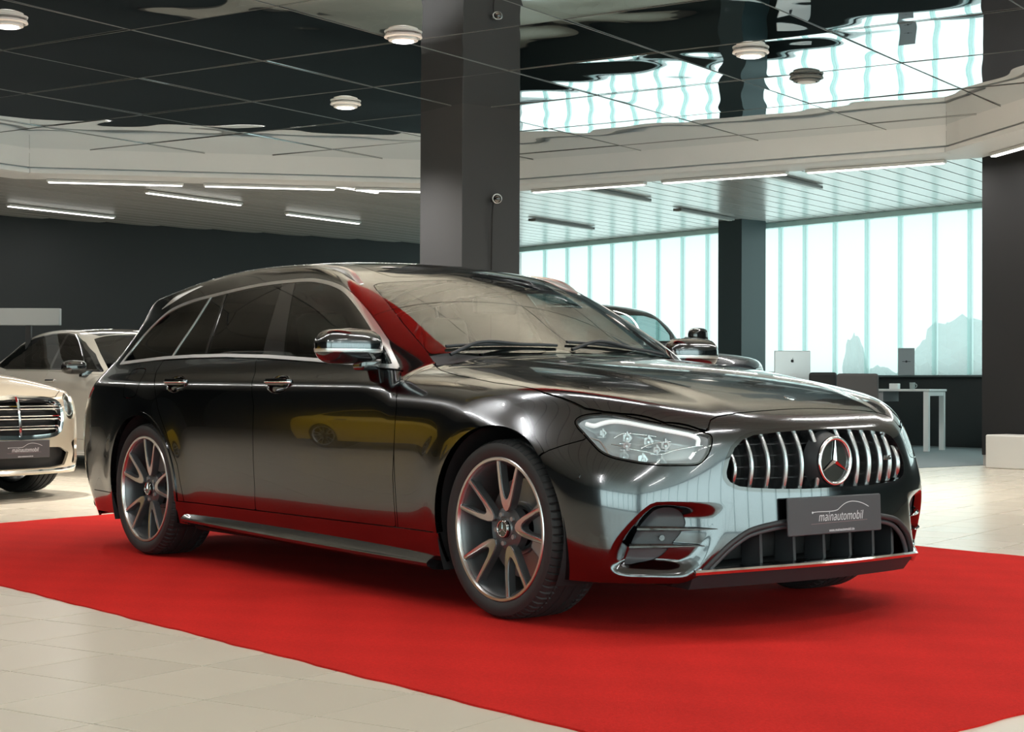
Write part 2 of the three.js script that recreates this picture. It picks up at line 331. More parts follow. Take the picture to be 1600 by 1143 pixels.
const frost = phy([0.93, 1.0, 0.99], 0.45, 0, { transmission: 1, ior: 1.2 });
{
  const win = new THREE.Group(); win.name = 'window_1'; win.userData.kind = 'structure'; scene.add(win);
  const px = [826, 843, 878, 913, 948, 983, 1020, 1058, 1097, 1137, 1175, 1211, 1249, 1296, 1346, 1398, 1452, 1507], xs = px.map((p) => pixelOn(p, 470, 'z', ZN + 0.05).x);
  while (xs[xs.length - 1] < -1.3) xs.push(xs[xs.length - 1] + 0.64);
  xs[0] = -20.75; xs[xs.length - 1] = -1.0;
  for (let i = 0; i < xs.length; i++) {
    mesh('mullion', box(xs[i] - 0.026, xs[i] + 0.026, sillY, HL - 0.05, ZN - 0.12, ZN - 0.05), profileGlass, win);
    if (i) mesh('pane', box(xs[i - 1] + 0.03, xs[i] - 0.03, sillY, HL - 0.02, ZN - 0.085, ZN - 0.083), frost, win);
  }
  mesh('window_head', creased(rbox(-20.75, -1.0, HL - 0.085, HL, ZN - 0.14, ZN + 0.03, 0.006)), frameMat, win);
  mesh('window_board', creased(rbox(-20.75, -1.0, sillY - 0.03, sillY, ZN - 0.14, ZN + 0.12, 0.008)), std([0.12, 0.16, 0.165], 0.35), win);
  const win2 = new THREE.Group(); win2.name = 'window_2'; win2.userData.kind = 'structure'; scene.add(win2);
  for (let k = 0; k <= 18; k++) { const z = -13 + k * 1.3; mesh('mullion', box(XE + 0.02, XE + 0.16, 0.15, HL - 0.1, z - 0.04, z + 0.04), frameMat, win2); if (k) mesh('pane', box(XE + 0.08, XE + 0.083, 0.15, HL - 0.1, z - 1.26, z - 0.04), frost, win2); }
  const win3 = new THREE.Group(); win3.name = 'window_3'; win3.userData.kind = 'structure'; scene.add(win3);
  for (let k = 0; k <= 7; k++) { const x = 3.6 + k * 1.3; mesh('mullion', box(x - 0.04, x + 0.04, 0.15, HL - 0.1, ZS + 0.02, ZS + 0.16), frameMat, win3); if (k) mesh('pane', box(x - 1.26, x - 0.04, 0.15, HL - 0.1, ZS + 0.08, ZS + 0.083), frost, win3); }
  // outdoors: pale paving and a few trees in the haze of the frosted glass
  struct('outdoor_ground', box(-80, 80, -0.5, -0.13, -70, ZN - 0.3), std([0.45, 0.5, 0.5], 0.9));
}
// --- pillars
function pillar(name, x0, x1, z0, z1, h, mat, label) {
  const t = thing(name, label, 'pillar', [(x0 + x1) / 2, 0, (z0 + z1) / 2]); const a = (x1 - x0) / 2, b = (z1 - z0) / 2;
  mesh('shaft', creased(rbox(-a, a, 0.12, h, -b, b, 0.006)), mat, t);
  mesh('plinth', creased(rbox(-a + 0.01, a - 0.01, 0, 0.12, -b + 0.01, b - 0.01, 0.004)), std([0.42, 0.42, 0.42], 0.5), t); return t;
}
pillar('square_pillar', -9.445, -8.71, -6.08, -5.34, HC + 0.02, darkPaint, 'charcoal square pillar rising from behind the estate car to the mirror ceiling');
pillar('square_pillar', -14.30, -13.78, -15.1, -14.55, HL, std([0.030, 0.050, 0.056], 0.4), 'dark teal square pillar standing against the bright frosted windows');
pillar('square_pillar', -6.58, -5.2, -12.3, -10.93, HL, std([0.009, 0.009, 0.010], 0.6), 'broad black square pillar with pale plinth beside the office desks');
// --- ceiling: slab with an octagonal opening, lower planks round it, mirror panels in it, a stepped soffit between
{
  const ceil = new THREE.Group(); ceil.name = numbered('ceiling'); ceil.userData.kind = 'structure'; scene.add(ceil);
  const oct = (a) => Array.from({ length: 8 }, (_, k) => { const t = (k + 0.5) * Math.PI / 4, R = a / Math.cos(Math.PI / 8); return uvXZ(R * Math.cos(t), R * Math.sin(t)); });
  const sh = new THREE.Shape([[XW - 0.2, ZN - 0.2], [XE + 0.2, ZN - 0.2], [XE + 0.2, ZS + 0.2], [XW - 0.2, ZS + 0.2]].map((p) => new THREE.Vector2(p[0], -p[1])));
  sh.holes.push(new THREE.Path(oct(APO + 0.3).map((p) => new THREE.Vector2(p[0], -p[1]))));
  mesh('ceiling_slab', new THREE.ExtrudeGeometry(sh, { depth: 0.15, bevelEnabled: false }).rotateX(-Math.PI / 2).translate(0, HL + 0.03, 0), std([0.02, 0.02, 0.02], 0.7), ceil);
  mesh('ceiling_cap', prism(oct(APO + 0.6).map((p) => [p[0], -p[1]]), 0.1).rotateX(-Math.PI / 2).translate(0, HC + 0.06, 0), std([0.02, 0.02, 0.02], 0.7), ceil);
  const plankMats = [0, 1, 2].map((k) => std([0.54 + 0.02 * k, 0.535 + 0.02 * k, 0.52 + 0.02 * k], 0.24, 0.2)), P = 0.30, A = APO + 0.45;
  for (let k = -110; k <= 110; k++) {
    const u = (k + 0.5) * P, o = uvXZ(u, 0); let t0 = -60, t1 = 60;
    for (const [p, d, lo, hi] of [[o[0], E2[0], XW + 0.02, XE - 0.02], [o[1], E2[1], ZN + 0.02, ZS - 0.02]]) { const a = (lo - p) / d, b = (hi - p) / d; t0 = Math.max(t0, Math.min(a, b)); t1 = Math.min(t1, Math.max(a, b)); }
    if (t1 - t0 < 0.3) continue;
    const h = Math.abs(u) < A ? Math.min(A, A * Math.SQRT2 - Math.abs(u)) : -1, runs = h > 0 ? [[t0, Math.min(t1, -h)], [Math.max(t0, h), t1]] : [[t0, t1]];
    for (const [a, b] of runs) if (b - a > 0.1) { const [x, z] = uvXZ(u, (a + b) / 2), m = mesh('ceiling_plank', new THREE.BoxGeometry(P - 0.024, 0.02, b - a), plankMats[(k + 300) % 3], ceil); m.position.set(x, HL + 0.01, z); m.rotation.y = TURN; }
  }
  const high = new THREE.Group(); high.name = numbered('ceiling'); high.userData.kind = 'structure'; scene.add(high);
  // mirror panels: foil, buckled a little
  const mirror = std([0.74, 0.78, 0.79], 0.012, 1), Q = 1.55, N = 26;
  for (let i = -6; i <= 6; i++) for (let j = -6; j <= 6; j++) {
    const u0 = -2.43 + i * Q, v0 = -0.30 + j * Q, ph = Array.from({ length: 9 }, () => rnd() * 6.283), tilt = [0.008 * (rnd() - 0.5), 0.008 * (rnd() - 0.5)];
    const am = 0.25 + 0.5 * rnd();
    const H = (s, t) => { const w = (1 - Math.abs(2 * s - 1) ** 6) * (1 - Math.abs(2 * t - 1) ** 6); return am * w * (0.0030 * Math.sin(5.1 * s + 2.2 * t + ph[0]) + 0.0022 * Math.sin(7.3 * t - 3.1 * s + ph[1]) + 0.0006 * Math.sin(13 * s + 4 * t + ph[2]) + 0.0005 * Math.sin(15 * t + 6 * s + ph[3])) + tilt[0] * (s - 0.5) * Q + tilt[1] * (t - 0.5) * Q; };
    const m = { pos: [], nor: [], idx: [] };
    for (let a = 0; a <= N; a++) for (let b = 0; b <= N; b++) {
      const s = a / N, t = b / N, e = 0.004, [x, z] = uvXZ(u0 + 0.004 + s * (Q - 0.008), v0 + 0.004 + t * (Q - 0.008)), hu = (H(s + e, t) - H(s - e, t)) / (2 * e * Q), hv = (H(s, t + e) - H(s, t - e)) / (2 * e * Q);
      m.pos.push(x, HC + H(s, t), z); const n = V3(hu * E1[0] + hv * E2[0], -1, hu * E1[1] + hv * E2[1]).normalize(); m.nor.push(n.x, n.y, n.z);
      if (a < N && b < N) { const q = a * (N + 1) + b; m.idx.push(q, q + 1, q + N + 1, q + 1, q + N + 2, q + N + 1); }
    }
    const c = cut(m, (x, y, z) => { const X = x - OC[0], Z = z - OC[1], u = Math.abs(X * E1[0] + Z * E1[1]), v = Math.abs(X * E2[0] + Z * E2[1]); return Math.max(u, v, (u + v) / Math.SQRT2) - APO - 0.1; });
    if (c.idx.length < 12) continue;
    mesh('mirror_panel', geo(skirted(c, 0.008), 1), mirror, high);
  }
  const seam = std([0.20, 0.21, 0.21], 0.4, 0.5);
  for (let i = -5; i <= 5; i++) for (const d of [0, 1]) {   // bright joint strips between the mirror panels
    const c = (d ? -0.30 : -2.43) + i * Q; if (Math.abs(c) > APO - 0.1) continue;
    const h = Math.min(APO, APO * Math.SQRT2 - Math.abs(c)), o = mesh('joint_strip', new THREE.BoxGeometry(d ? 2 * h : 0.0035, 0.004, d ? 0.0035 : 2 * h), seam, high), [x, z] = d ? uvXZ(0, c) : uvXZ(c, 0);
    o.position.set(x, HC - 0.003, z); o.rotation.y = TURN;
  }
  // soffit: eight straight lengths
  const soff = std([0.74, 0.75, 0.76], 0.5);
  const prof = [[0, HC + 0.05], [0, 3.475], [0.05, 3.47], [0.05, 3.455], [-0.02, 3.45], [-0.02, 3.40], [0.06, 3.385], [0.52, 3.385], [0.52, 3.47], [0.55, 3.47], [0.55, HC + 0.05]];
  for (let k = 0; k < 8; k++) {
    const tn = Math.tan(Math.PI / 8), pos = [], idx = [], ang = k * Math.PI / 4, cs = Math.cos(ang), sn = Math.sin(ang), m = prof.length;
    for (const e of [-1, 1]) for (const [d, y] of prof) { const a = APO + d, w = e * (a * tn - 0.0015), u = a * cs - w * sn, v = a * sn + w * cs, [x, z] = uvXZ(u, v); pos.push(x, y, z); }
    for (let j = 0; j < m; j++) { const a = j, b = (j + 1) % m; idx.push(a, b, m + a, b, m + b, m + a); }
    const g = new THREE.BufferGeometry(); g.setAttribute('position', new THREE.Float32BufferAttribute(pos, 3)); g.setIndex(idx);
    struct('trim_' + (k + 1), creased(g, 0.3), soff);
  }
}
// --- lamps: strip lights along the soffit and between the planks, round downlights in the mirror ceiling
const glow = new THREE.MeshStandardMaterial({ color: 0xffffff, emissive: rgb(1, 0.98, 0.94), emissiveIntensity: 2.2, roughness: 0.5 });
function stripLight(x, z, len, angle, y, level, label) {
  const t = thing('strip_light', label, 'ceiling light', [x, y, z], angle, 'strip lights on the plank ceiling');
  mesh('housing', creased(rbox(-len / 2 - 0.02, len / 2 + 0.02, 0.012, 0.045, -0.045, 0.045, 0.006)), std([0.6, 0.6, 0.58], 0.4), t);
  mesh('diffuser', creased(rbox(-len / 2, len / 2, 0, 0.014, -0.030, 0.030, 0.004)), glow, t);
  const l = new THREE.RectAreaLight(rgb(1, 0.97, 0.92), level, len, 0.06); l.name = 'strip_light_lamp'; l.position.set(0, -0.004, 0); l.rotation.x = -Math.PI / 2; t.add(l);
}
for (let k = 0; k < 8; k++) for (const o of [-1.9, 0, 1.9]) {
  const a = k * Math.PI / 4, d = APO + 0.45, [x, z] = uvXZ(d * Math.cos(a) - o * Math.sin(a), d * Math.sin(a) + o * Math.cos(a));
  stripLight(x, z, 1.62, TURN - a - Math.PI / 2, 3.336, 64, 'white strip light under the octagonal soffit');
}
for (const [u, v] of [[9, 1], [9, 6], [9, 10], [12.2, 3], [12.2, 7.5], [12.2, 12], [15.4, 9], [6, 11]]) { const [x, z] = uvXZ(u, v); stripLight(x, z, 2.1, -Math.atan2(E2[1], E2[0]), HL - 0.052, 60, 'white strip light in the plank ceiling before the estate car'); }
for (const [u, v, a, b] of [[12, 321, 178, 339], [230, 300, 375, 319], [447, 334, 562, 348], [500, 285, 585, 300], [1177, 268, 1277, 293], [913, 294, 1010, 313], [1063, 327, 1137, 343], [830, 343, 925, 357]]) {
  const p = pixelOn(u, v, 'y', HL - 0.03), q = pixelOn(a, b, 'y', HL - 0.03), on = u < 800;
  if (on) stripLight((p.x + q.x) / 2, (p.z + q.z) / 2, Math.min(2.2, p.distanceTo(q)), -Math.atan2(E2[1], E2[0]), HL - 0.052, 40, 'white strip light between the dark ceiling planks near the back wall');
  else { const t = thing('strip_light', 'unlit grey strip light set in the pale ceiling planks by the windows', 'ceiling light', [(p.x + q.x) / 2, HL - 0.05, (p.z + q.z) / 2], -Math.atan2(E2[1], E2[0]), 'unlit strip lights by the windows'); const n = Math.min(2.2, p.distanceTo(q)); mesh('housing', creased(rbox(-n / 2, n / 2, 0, 0.04, -0.07, 0.07, 0.006)), std([0.16, 0.16, 0.15], 0.4), t); mesh('reflector', creased(rbox(-n / 2 + 0.02, n / 2 - 0.02, -0.006, 0.002, -0.035, 0.035, 0.003)), std([0.6, 0.6, 0.57], 0.3), t); }
}
let dl = 0;
for (const [px, py, on] of [[12, 35, 1], [630, 58, 1], [540, 163, 1], [1173, 82, 1], [1260, 122, 0]]) {
  const p = pixelOn(px, py, 'y', HC - 0.02), t = thing('downlight', on ? (['lit round downlight in the mirror ceiling above the champagne saloon', 'lit round downlight in the mirror ceiling just before the charcoal pillar', 'lit round downlight in the mirror ceiling between charcoal pillar and dark back wall', 'lit round downlight in the mirror ceiling between charcoal pillar and window side'][dl++]) : 'unlit round downlight with dark rings in the mirror ceiling above the windows', 'ceiling light', [p.x, HC - 0.075, p.z], 0, on ? 'lit downlights in the mirror ceiling' : undefined);
  const rim = on ? std([0.75, 0.75, 0.75], 0.35) : std([0.12, 0.13, 0.13], 0.4);
  mesh('outer_ring', lathed0([[0.15, 0.066], [0.155, 0.05], [0.135, 0.042], [0.135, 0.066]]), rim, t);
  mesh('inner_ring', lathed0([[0.115, 0.06], [0.12, 0.025], [0.10, 0.018], [0.10, 0.06]]), rim, t);
  mesh('lamp_disc', new THREE.CylinderGeometry(0.085, 0.085, 0.012, 32).translate(0, 0.02, 0), on ? glow : std([0.5, 0.5, 0.5], 0.4), t);
  mesh('collar', new THREE.CylinderGeometry(0.09, 0.09, 0.05, 32).translate(0, 0.05, 0), rim, t);
  if (on) { const l = new THREE.SpotLight(rgb(1, 0.94, 0.84), 70, 0, 1.1, 0.6, 2); l.name = 'downlight_lamp'; l.shadow.radius = 4; l.castShadow = true; l.position.set(0, 0.006, 0); l.target.position.set(0, -3, 0); t.add(l, l.target); }
}
function lathed0(prof) { return creased(new THREE.LatheGeometry([...prof, prof[0]].map(([r, y]) => new THREE.Vector2(r, y)), 40), 0.5); }
// ---------------------------------------------------------------- the estate car: its surfaces
const AX = -2.939;
const M = new CarShape({
  sec: spl([[0.10, 0.868], [0.2, 0.886], [0.3, 0.9025], [0.4, 0.913], [0.5, 0.9202], [0.62, 0.9252], [0.7, 0.926], [0.78, 0.9235], [0.84, 0.918], [0.875, 0.910], [0.915, 0.888], [0.97, 0.862], [1.05, 0.832], [1.15, 0.787], [1.25, 0.738], [1.36, 0.678], [1.45, 0.622], [1.55, 0.56]]),
  plan: spl([[1.0, -0.10], [0.6, -0.035], [0.25, -0.006], [-0.1, 0.003], [-0.6, -0.003], [-1.2, 0], [-1.8, 0.001], [-2.5, 0.003], [-2.94, 0.004], [-3.3, -0.008], [-3.7, -0.046], [-4.1, -0.12]]),
  gh: spl([[-0.4, 0.0], [-1.2, 0.0], [-2.0, -0.003], [-2.8, -0.028], [-3.4, -0.065], [-4.1, -0.11]]),
  arches: [{ x: 0, y: 0.345, R: 0.378, flare: 0.010, w: 0.10 }, { x: AX, y: 0.345, R: 0.368, flare: 0.012, w: 0.11 }],
  hood: spl([[1.2, 0.50], [0.95, 0.66], [0.85, 0.718], [0.77, 0.762], [0.69, 0.800], [0.5, 0.866], [0.2, 0.930], [-0.2, 0.978], [-0.6, 1.008], [-1.0, 1.01], [-2, 0.97], [-3, 0.95], [-4.1, 0.92]]),
  hoodDrop: (x, z) => { z = Math.abs(z); const q = z / 0.7, zc = mix(0.40, 0.60, clamp((0.6 - x) / 1.3, 0, 1)); return 0.028 * q * q + 0.016 * q ** 4 + 0.008 * sstep(zc - 0.05, zc + 0.06, z); },
  roof: spl([[0.2, 0.40], [-0.3, 0.788], [-0.6, 0.985], [-0.9, 1.150], [-1.2, 1.303], [-1.4, 1.388], [-1.65, 1.446], [-2.0, 1.470], [-2.5, 1.465], [-3.0, 1.418], [-3.4, 1.364], [-3.75, 1.325], [-4.1, 1.25]]),
  roofDrop: (z) => { const q = z / 0.6; return 0.028 * q * q + 0.005 * q ** 4; },
  shift: (z) => 0.05 * (z / 0.7) ** 2, wsTop: -1.3,
  nose: spl([[0.05, 0.70], [0.15, 0.79], [0.22, 0.825], [0.28, 0.838], [0.4, 0.838], [0.5, 0.832], [0.6, 0.822], [0.7, 0.805], [0.76, 0.785], [0.85, 0.74], [1.0, 0.6]]),
  noseDrop: ((c) => (z, y) => 0.27 * z * z + c(y) * z ** 6)(spl([[0.1, 0.36], [0.25, 0.30], [0.4, 0.28], [0.5, 0.285], [0.6, 0.42], [0.7, 0.74], [0.8, 1.08], [1, 1.3]])),
  kTop: 0.20, kGlass: 0.046,
  tail: spl([[0.1, -3.80], [0.25, -3.91], [0.45, -4.01], [0.6, -4.015], [0.75, -3.97], [0.9, -3.82], [1.0, -3.67], [1.15, -3.60], [1.3, -3.56], [1.45, -3.47]]),
  tailDrop: (z) => 0.17 * z * z + 0.14 * z ** 6,
});
// ---------------------------------------------------------------- materials of the cars
const MAT = {
  paint: phy([0.080, 0.084, 0.091], 0.15, 1, { clearcoat: 1, clearcoatRoughness: 0.015 }),
  gloss: phy([0.008, 0.008, 0.009], 0.12, 0, { clearcoat: 1, clearcoatRoughness: 0.02 }),
  chrome: std([0.82, 0.82, 0.83], 0.07, 1),
  satin: std([0.72, 0.72, 0.72], 0.30, 1),
  darkPlastic: std([0.022, 0.023, 0.026], 0.55),
  greyPlastic: std([0.055, 0.055, 0.062], 0.5),
  black: std([0.006, 0.006, 0.007], 0.7),
  rubber: std([0.016, 0.016, 0.017], 0.62),
  glassDark: phy([0.10, 0.12, 0.115], 0.0, 0, { transmission: 1, ior: 1.7 }),
  glassScreen: phy([0.62, 0.68, 0.66], 0.0, 0, { transmission: 1, ior: 2.2 }),
  lens: phy([0.93, 0.95, 0.95], 0.0, 0, { transmission: 1, ior: 1.45 }),
  redLens: phy([0.55, 0.01, 0.015], 0.08, 0, { clearcoat: 1 }),
  roofGlass: phy([0.006, 0.007, 0.008], 0.03, 0, { clearcoat: 1, clearcoatRoughness: 0 }),
  leather: std([0.16, 0.14, 0.115], 0.55),
  white: std([0.92, 0.92, 0.92], 0.3),
  lensSolid: phy([1, 1, 1], 0.0, 0, { transmission: 1, thickness: 0.01, ior: 1.5 }),
};
const lampGrey = std([0.55, 0.56, 0.58], 0.4, 0.35), lampSilver = std([0.62, 0.64, 0.67], 0.3, 0.6), guideWhite = std([0.95, 0.95, 0.95], 0.3, 0, { emissive: rgb(1, 1, 1), emissiveIntensity: 0.28 });
// ---------------------------------------------------------------- the estate car
const handleAt = [[435, 598], [275, 598]];
const car = thing('estate_car', 'dark grey metallic estate car with vertical-bar chrome grille standing on the red carpet', 'car');
{
  const zA = zoomed(880, 620, 5.714), zB = zoomed(1100, 620, 4.397), zC = zoomed(900, 740, 5.714);
  const L = M.longGrid(-3.62, 0.80, 440, 170), F = M.frontGrid(noseAxis, 1.25, 0.13, 0.86, 300, 150), B = M.backGrid(-3.1, 1.45, 0.16, 1.37, 80, 90);
  // outlines
  const headPoly = noseOf(M.hits(smooth(zA([[105, 215], [140, 178], [210, 155], [300, 146], [400, 145], [520, 160], [700, 200], [900, 240], [1100, 280], [1250, 315], [1318, 340], [1330, 400], [1310, 480], [1270, 550], [1220, 595], [1150, 610], [1000, 612], [850, 610], [700, 595], [560, 570], [430, 540], [330, 490], [250, 410], [170, 320], [120, 265]]), 3)));
  const head = byNose(polySdf(headPoly));
  const half = (P, flip = 1) => [...P, [-0.12, P[P.length - 1][1]], [-0.12, P[0][1]]];
  const grilleHalf = noseOf(M.hits(zB([[890, 640], [700, 651], [500, 652], [330, 645], [235, 634], [165, 602], [136, 560], [130, 515], [150, 430], [190, 340], [250, 275], [330, 240], [500, 220], [700, 205], [840, 198]])));
  grilleHalf[0][0] = 0; const grillePoly = [[-0.1, grilleHalf[0][1]], ...grilleHalf, [-0.1, grilleHalf[grilleHalf.length - 1][1]]];
  const grille = byNose(polySdf(grillePoly));
  const intakePoly = noseOf(M.hits(smooth(zC([[1395, 262], [1200, 252], [960, 248], [720, 250], [620, 300], [520, 390], [400, 520], [330, 620], [290, 720], [280, 800], [300, 860], [370, 905], [500, 925], [700, 930], [950, 935], [1040, 905], [1140, 840], [1225, 740], [1300, 640], [1345, 540], [1365, 430], [1375, 340]]), 2)));
  const intakeF = polySdf(intakePoly), intake = byNose(intakeF);
  const insertF = polySdf(noseOf(M.hits(smooth(zC([[560, 490], [620, 415], [700, 335], [790, 300], [900, 310], [975, 355], [1005, 420], [1000, 470], [960, 540], [900, 620], [850, 690], [790, 760], [700, 808], [560, 830], [420, 838], [440, 750], [500, 600]]), 2)))), insert = byNose(insertF);
  const lowHalf = noseOf(M.hits([[1302, 873], [1272, 876], [1182, 884], [1094, 897], [1122, 869], [1156, 839], [1186, 824], [1227, 815], [1300, 811]]));
  lowHalf[0][0] = 0; const lowPoly = [[-0.1, lowHalf[0][1]], ...lowHalf, [-0.1, lowHalf[lowHalf.length - 1][1]]];
  const low = byNose(polySdf(lowPoly));
  const bonnetLine = topOf(M.hits([[677, 567], [683, 574], [690, 579], [716, 586.5], [772, 597.5], [851, 614], [915, 638.5], [944, 643.5], [971, 646.5], [1037, 660], [1098, 673], [1107, 671.5], [1108, 664], [1110, 656], [1121, 650.5], [1160, 644.6], [1200, 641], [1250, 638]]));
  const bonnetPoly = [[-0.575, -0.1], [-0.575, 0], [-0.585, 0.25], [-0.615, 0.5], [-0.66, 0.64], ...bonnetLine.slice(0, -1), [0.706, 0.02], [0.706, -0.1]];
  const bonnet0 = polySdf(bonnetPoly), bonnet = (x, y, z) => Math.max(bonnet0(x, z), 0.70 - y);
  const screenLine = topOf(M.hits([[671, 553], [650, 528], [630, 505], [612, 481], [599, 464.5], [588, 452], [584, 446], [592, 442.5], [600, 441.5], [640, 439.5], [700, 437.5]]));
  const screen = byTop(polySdf([[-0.64, -0.1], [-0.64, 0], [-0.655, 0.25], [-0.69, 0.48], ...screenLine, [-1.298, 0.06], [-1.298, -0.1]]));
  const cowl = byTop(polySdf([[-0.5, -0.1], [-0.5, 0.5], [-0.62, 0.66], [-0.70, 0.70], [-0.755, 0.69], [-0.75, 0.6], [-0.69, 0.48], [-0.655, 0.25], [-0.64, 0], [-0.64, -0.1]]));
  const beltPts = sideOf(M.hits([[626, 577], [560, 570.5], [485, 564.5], [420, 559.7], [352, 557.8], [300, 559], [256, 561.6], [187, 570]]));
  const belt = spl(beltPts);
  const dloPoly = [...beltPts, ...smooth(sideOf(M.hits([[206, 546], [224, 524], [241, 506], [256, 492], [271.6, 480.8], [296, 470], [325.5, 461.6], [391, 446], [430, 439.5], [458, 436.6], [480, 435], [497, 435.6], [522, 441.4], [543, 452], [566, 475], [587.4, 502], [608.6, 532.8]])), 3, false)];
  const dloF = polySdf(dloPoly), dlo = (x, y, z) => dloF(x, y);
  const frontSeam = sideOf(M.hits([[626, 583], [624, 598], [620, 635], [616, 689], [613.6, 744], [616, 789.5]])), midSeam = sideOf(M.hits([[399, 568], [399, 580], [396.6, 635], [395, 671], [398, 762], [398, 780]]));
  const rearSeam = sideOf(M.hits([[253, 566.5], [244, 580], [242, 607.5], [247, 639], [261, 680], [277, 726], [286, 775]]));
  const SILL = 0.30, beltRun = (a, b) => [0, 0.2, 0.4, 0.6, 0.8, 1].map((t) => [mix(a, b, t), belt(mix(a, b, t)) - 0.004]);
  const fdF = polySdf([...frontSeam, [frontSeam[5][0], SILL], [midSeam[5][0], SILL], ...midSeam.slice().reverse(), ...beltRun(midSeam[0][0], frontSeam[0][0])]), doorA = (x, y, z) => fdF(x, y);
  const rdF = polySdf([...midSeam, [midSeam[5][0], SILL], [rearSeam[6][0], SILL], ...rearSeam.slice().reverse(), ...beltRun(rearSeam[0][0], midSeam[0][0])]), doorB = (x, y, z) => rdF(x, y);
  const fenderF = polySdf([...sideOf(M.hits([[846, 710], [857, 703.5], [880, 695.5], [913, 686.5], [932, 665], [944, 645]])), [0.55, 1.2], [-1.5, 1.2], [-1.5, 0.02], [0, 0.02], [0, 0.345]]), fender = (x, y, z) => fenderF(x, y);
  const arch = (k, r = 0) => (x, y, z) => Math.hypot(x - M.arches[k].x, y - M.arches[k].y) - M.arches[k].R - r;
  const roofPane = byTop(polySdf(smooth([[-1.36, -0.2], [-1.36, 0.2], [-1.375, 0.40], [-1.42, 0.465], [-1.6, 0.485], [-2.3, 0.48], [-2.95, 0.465], [-3.02, 0.42], [-3.03, 0.2], [-3.03, -0.2]], 3)));
  const flap = bySide(polySdf(smooth([[-3.13, 0.945], [-3.02, 0.95], [-2.985, 0.93], [-2.99, 0.83], [-3.02, 0.805], [-3.13, 0.80], [-3.155, 0.825], [-3.155, 0.92]], 3)));
  const tailLamp = bySide(polySdf([[-3.60, 0.845], [-3.72, 0.895], [-4.1, 0.90], [-4.2, 0.85], [-4.2, 0.76], [-3.8, 0.775], [-3.68, 0.79]]));
  const grips = handleAt.map(([u, v]) => { const p = M.hit(u, v); return (x, y, z) => (Math.hypot((x - p.x) / 0.098, (y - p.y + 0.006) / 0.042) - 1) * 0.042; }), grip = (x, y, z) => Math.min(grips[0](x, y, z), grips[1](x, y, z));
  const G = 0.0022;   // half a shut line
  // --- central panels
  const bon = cuts(L, inside(bonnet, G), (x) => -0.60 - x);
  mesh('bonnet', geo(skirted(bon), 0), MAT.paint, car);
  mesh('cowl_panel', geo(skirted(shifted(cuts(L, inside(cowl, 0.001), outside(bonnet, G), (x, y) => 0.9 - y), -0.012), 0.02), 0), MAT.darkPlastic, car);
  mesh('windscreen', geo(cuts(L, inside(screen, 0.002)), 0), MAT.glassScreen, car);
  mesh('roof_pane', geo(skirted(cuts(L, inside(roofPane, 0.002), (x, y) => 1.2 - y), 0.02), 0), MAT.roofGlass, car);
  const bump = cuts(F, (x, y, z) => 0.185 + 0.036 * (1 - sstep(0.54, 0.64, z)) - y, (x, y, z) => 0.10 - x, outside(bonnet, G), outside(head, G), outside(fender, G), outside(arch(0)), outside(grille), outside(intake), outside(low));
  mesh('front_bumper', geo(skirted(bump, 0.022), 0), MAT.paint, car);
  // --- side panels
  pair('fender', skirted(cuts(L, (x) => -0.667 + G - x, inside(fender, G), (x, y) => SILL + G - y, outside(bonnet, G), outside(cowl, G), outside(screen, G), outside(head, G), outside(arch(0)), outside(doorA, G), outside(dlo, G))), MAT.paint, car);
  pair('front_door', skirted(cuts(L, inside(doorA, G), outside(grip))), MAT.paint, car);
  pair('rear_door', skirted(cuts(L, inside(doorB, G), outside(arch(1)), outside(grip))), MAT.paint, car);
  const notTop = [outside(screen, G), outside(roofPane, G), outside(dlo, 0.001), outside(cowl, G)];
  const frame = cuts(L, (x) => x + 0.667 + G, (x, y) => SILL + G - y, ...notTop, outside(doorA, G), outside(doorB, G), outside(bonnet, G), outside(arch(1)), outside(tailLamp, G));
  mesh('side_frame', geo(skirted(cut(frame, outside(flap, G))), 1), MAT.paint, car); mesh('side_frame', geo(skirted(frame), -1), MAT.paint, car);   // the fuel flap is on the right only
  pair('sill', skirted(cuts(L, (x, y) => y - SILL + G, (x, y) => 0.19 - y, outside(arch(0)), outside(arch(1)), (x) => x, (x) => AX - x)), MAT.paint, car);
  mesh('fuel_flap', geo(skirted(cuts(L, inside(flap, G), (x, y, z) => 0.5 - z)), 1), MAT.paint, car);
  pair('rear_corner', skirted(cuts(L, (x, y) => y - SILL + G, (x, y) => 0.19 - y, outside(arch(1)), (x) => x - AX)), MAT.paint, car);
  const tail = cuts(B, (x) => x + 3.62);
  mesh('tailgate', geo(skirted(cuts(tail, outside(tailLamp, G))), 0), MAT.paint, car);
  pair('tail_lamp', skirted(cuts(tail, inside(tailLamp, G))), MAT.redLens, car);
  for (const k of [0, 1]) {   // rolled lips of the wheel arches
    const lip = cuts(L, arch(k, 0.020), outside(arch(k, 0.0)), (x, y) => (k ? 0.30 : SILL) - y, ...(k ? [] : [inside(fender, G)]));
    pair('wheel_arch_lip', skirted(shifted(lip, 0.005), 0.03), MAT.paint, car);
  }
  for (const gr of grips) pair('handle_bowl', renormal(shifted(cuts(L, inside(gr, -0.001)), (x, y, z) => -0.034 * sstep(0, 0.03, -gr(x, y, z)))), MAT.paint, car);
  // --- side windows: bright frame, panes, pillar strips
  pair('window_frame', skirted(shifted(cuts(L, inside(dlo, 0.0005), (x, y, z) => -0.016 - dloF(x, y)), 0.003), 0.012), MAT.satin, car);
  const pane = cuts(L, (x, y) => dloF(x, y) + 0.0165);
  const bar = (top, bot) => { const [[ax, ay], [bx, by]] = sideOf(M.hits([top, bot])), l = Math.hypot(bx - ax, by - ay); return (x, y) => ((x - ax) * (by - ay) - (y - ay) * (bx - ax)) / l; };   // positive towards the tail
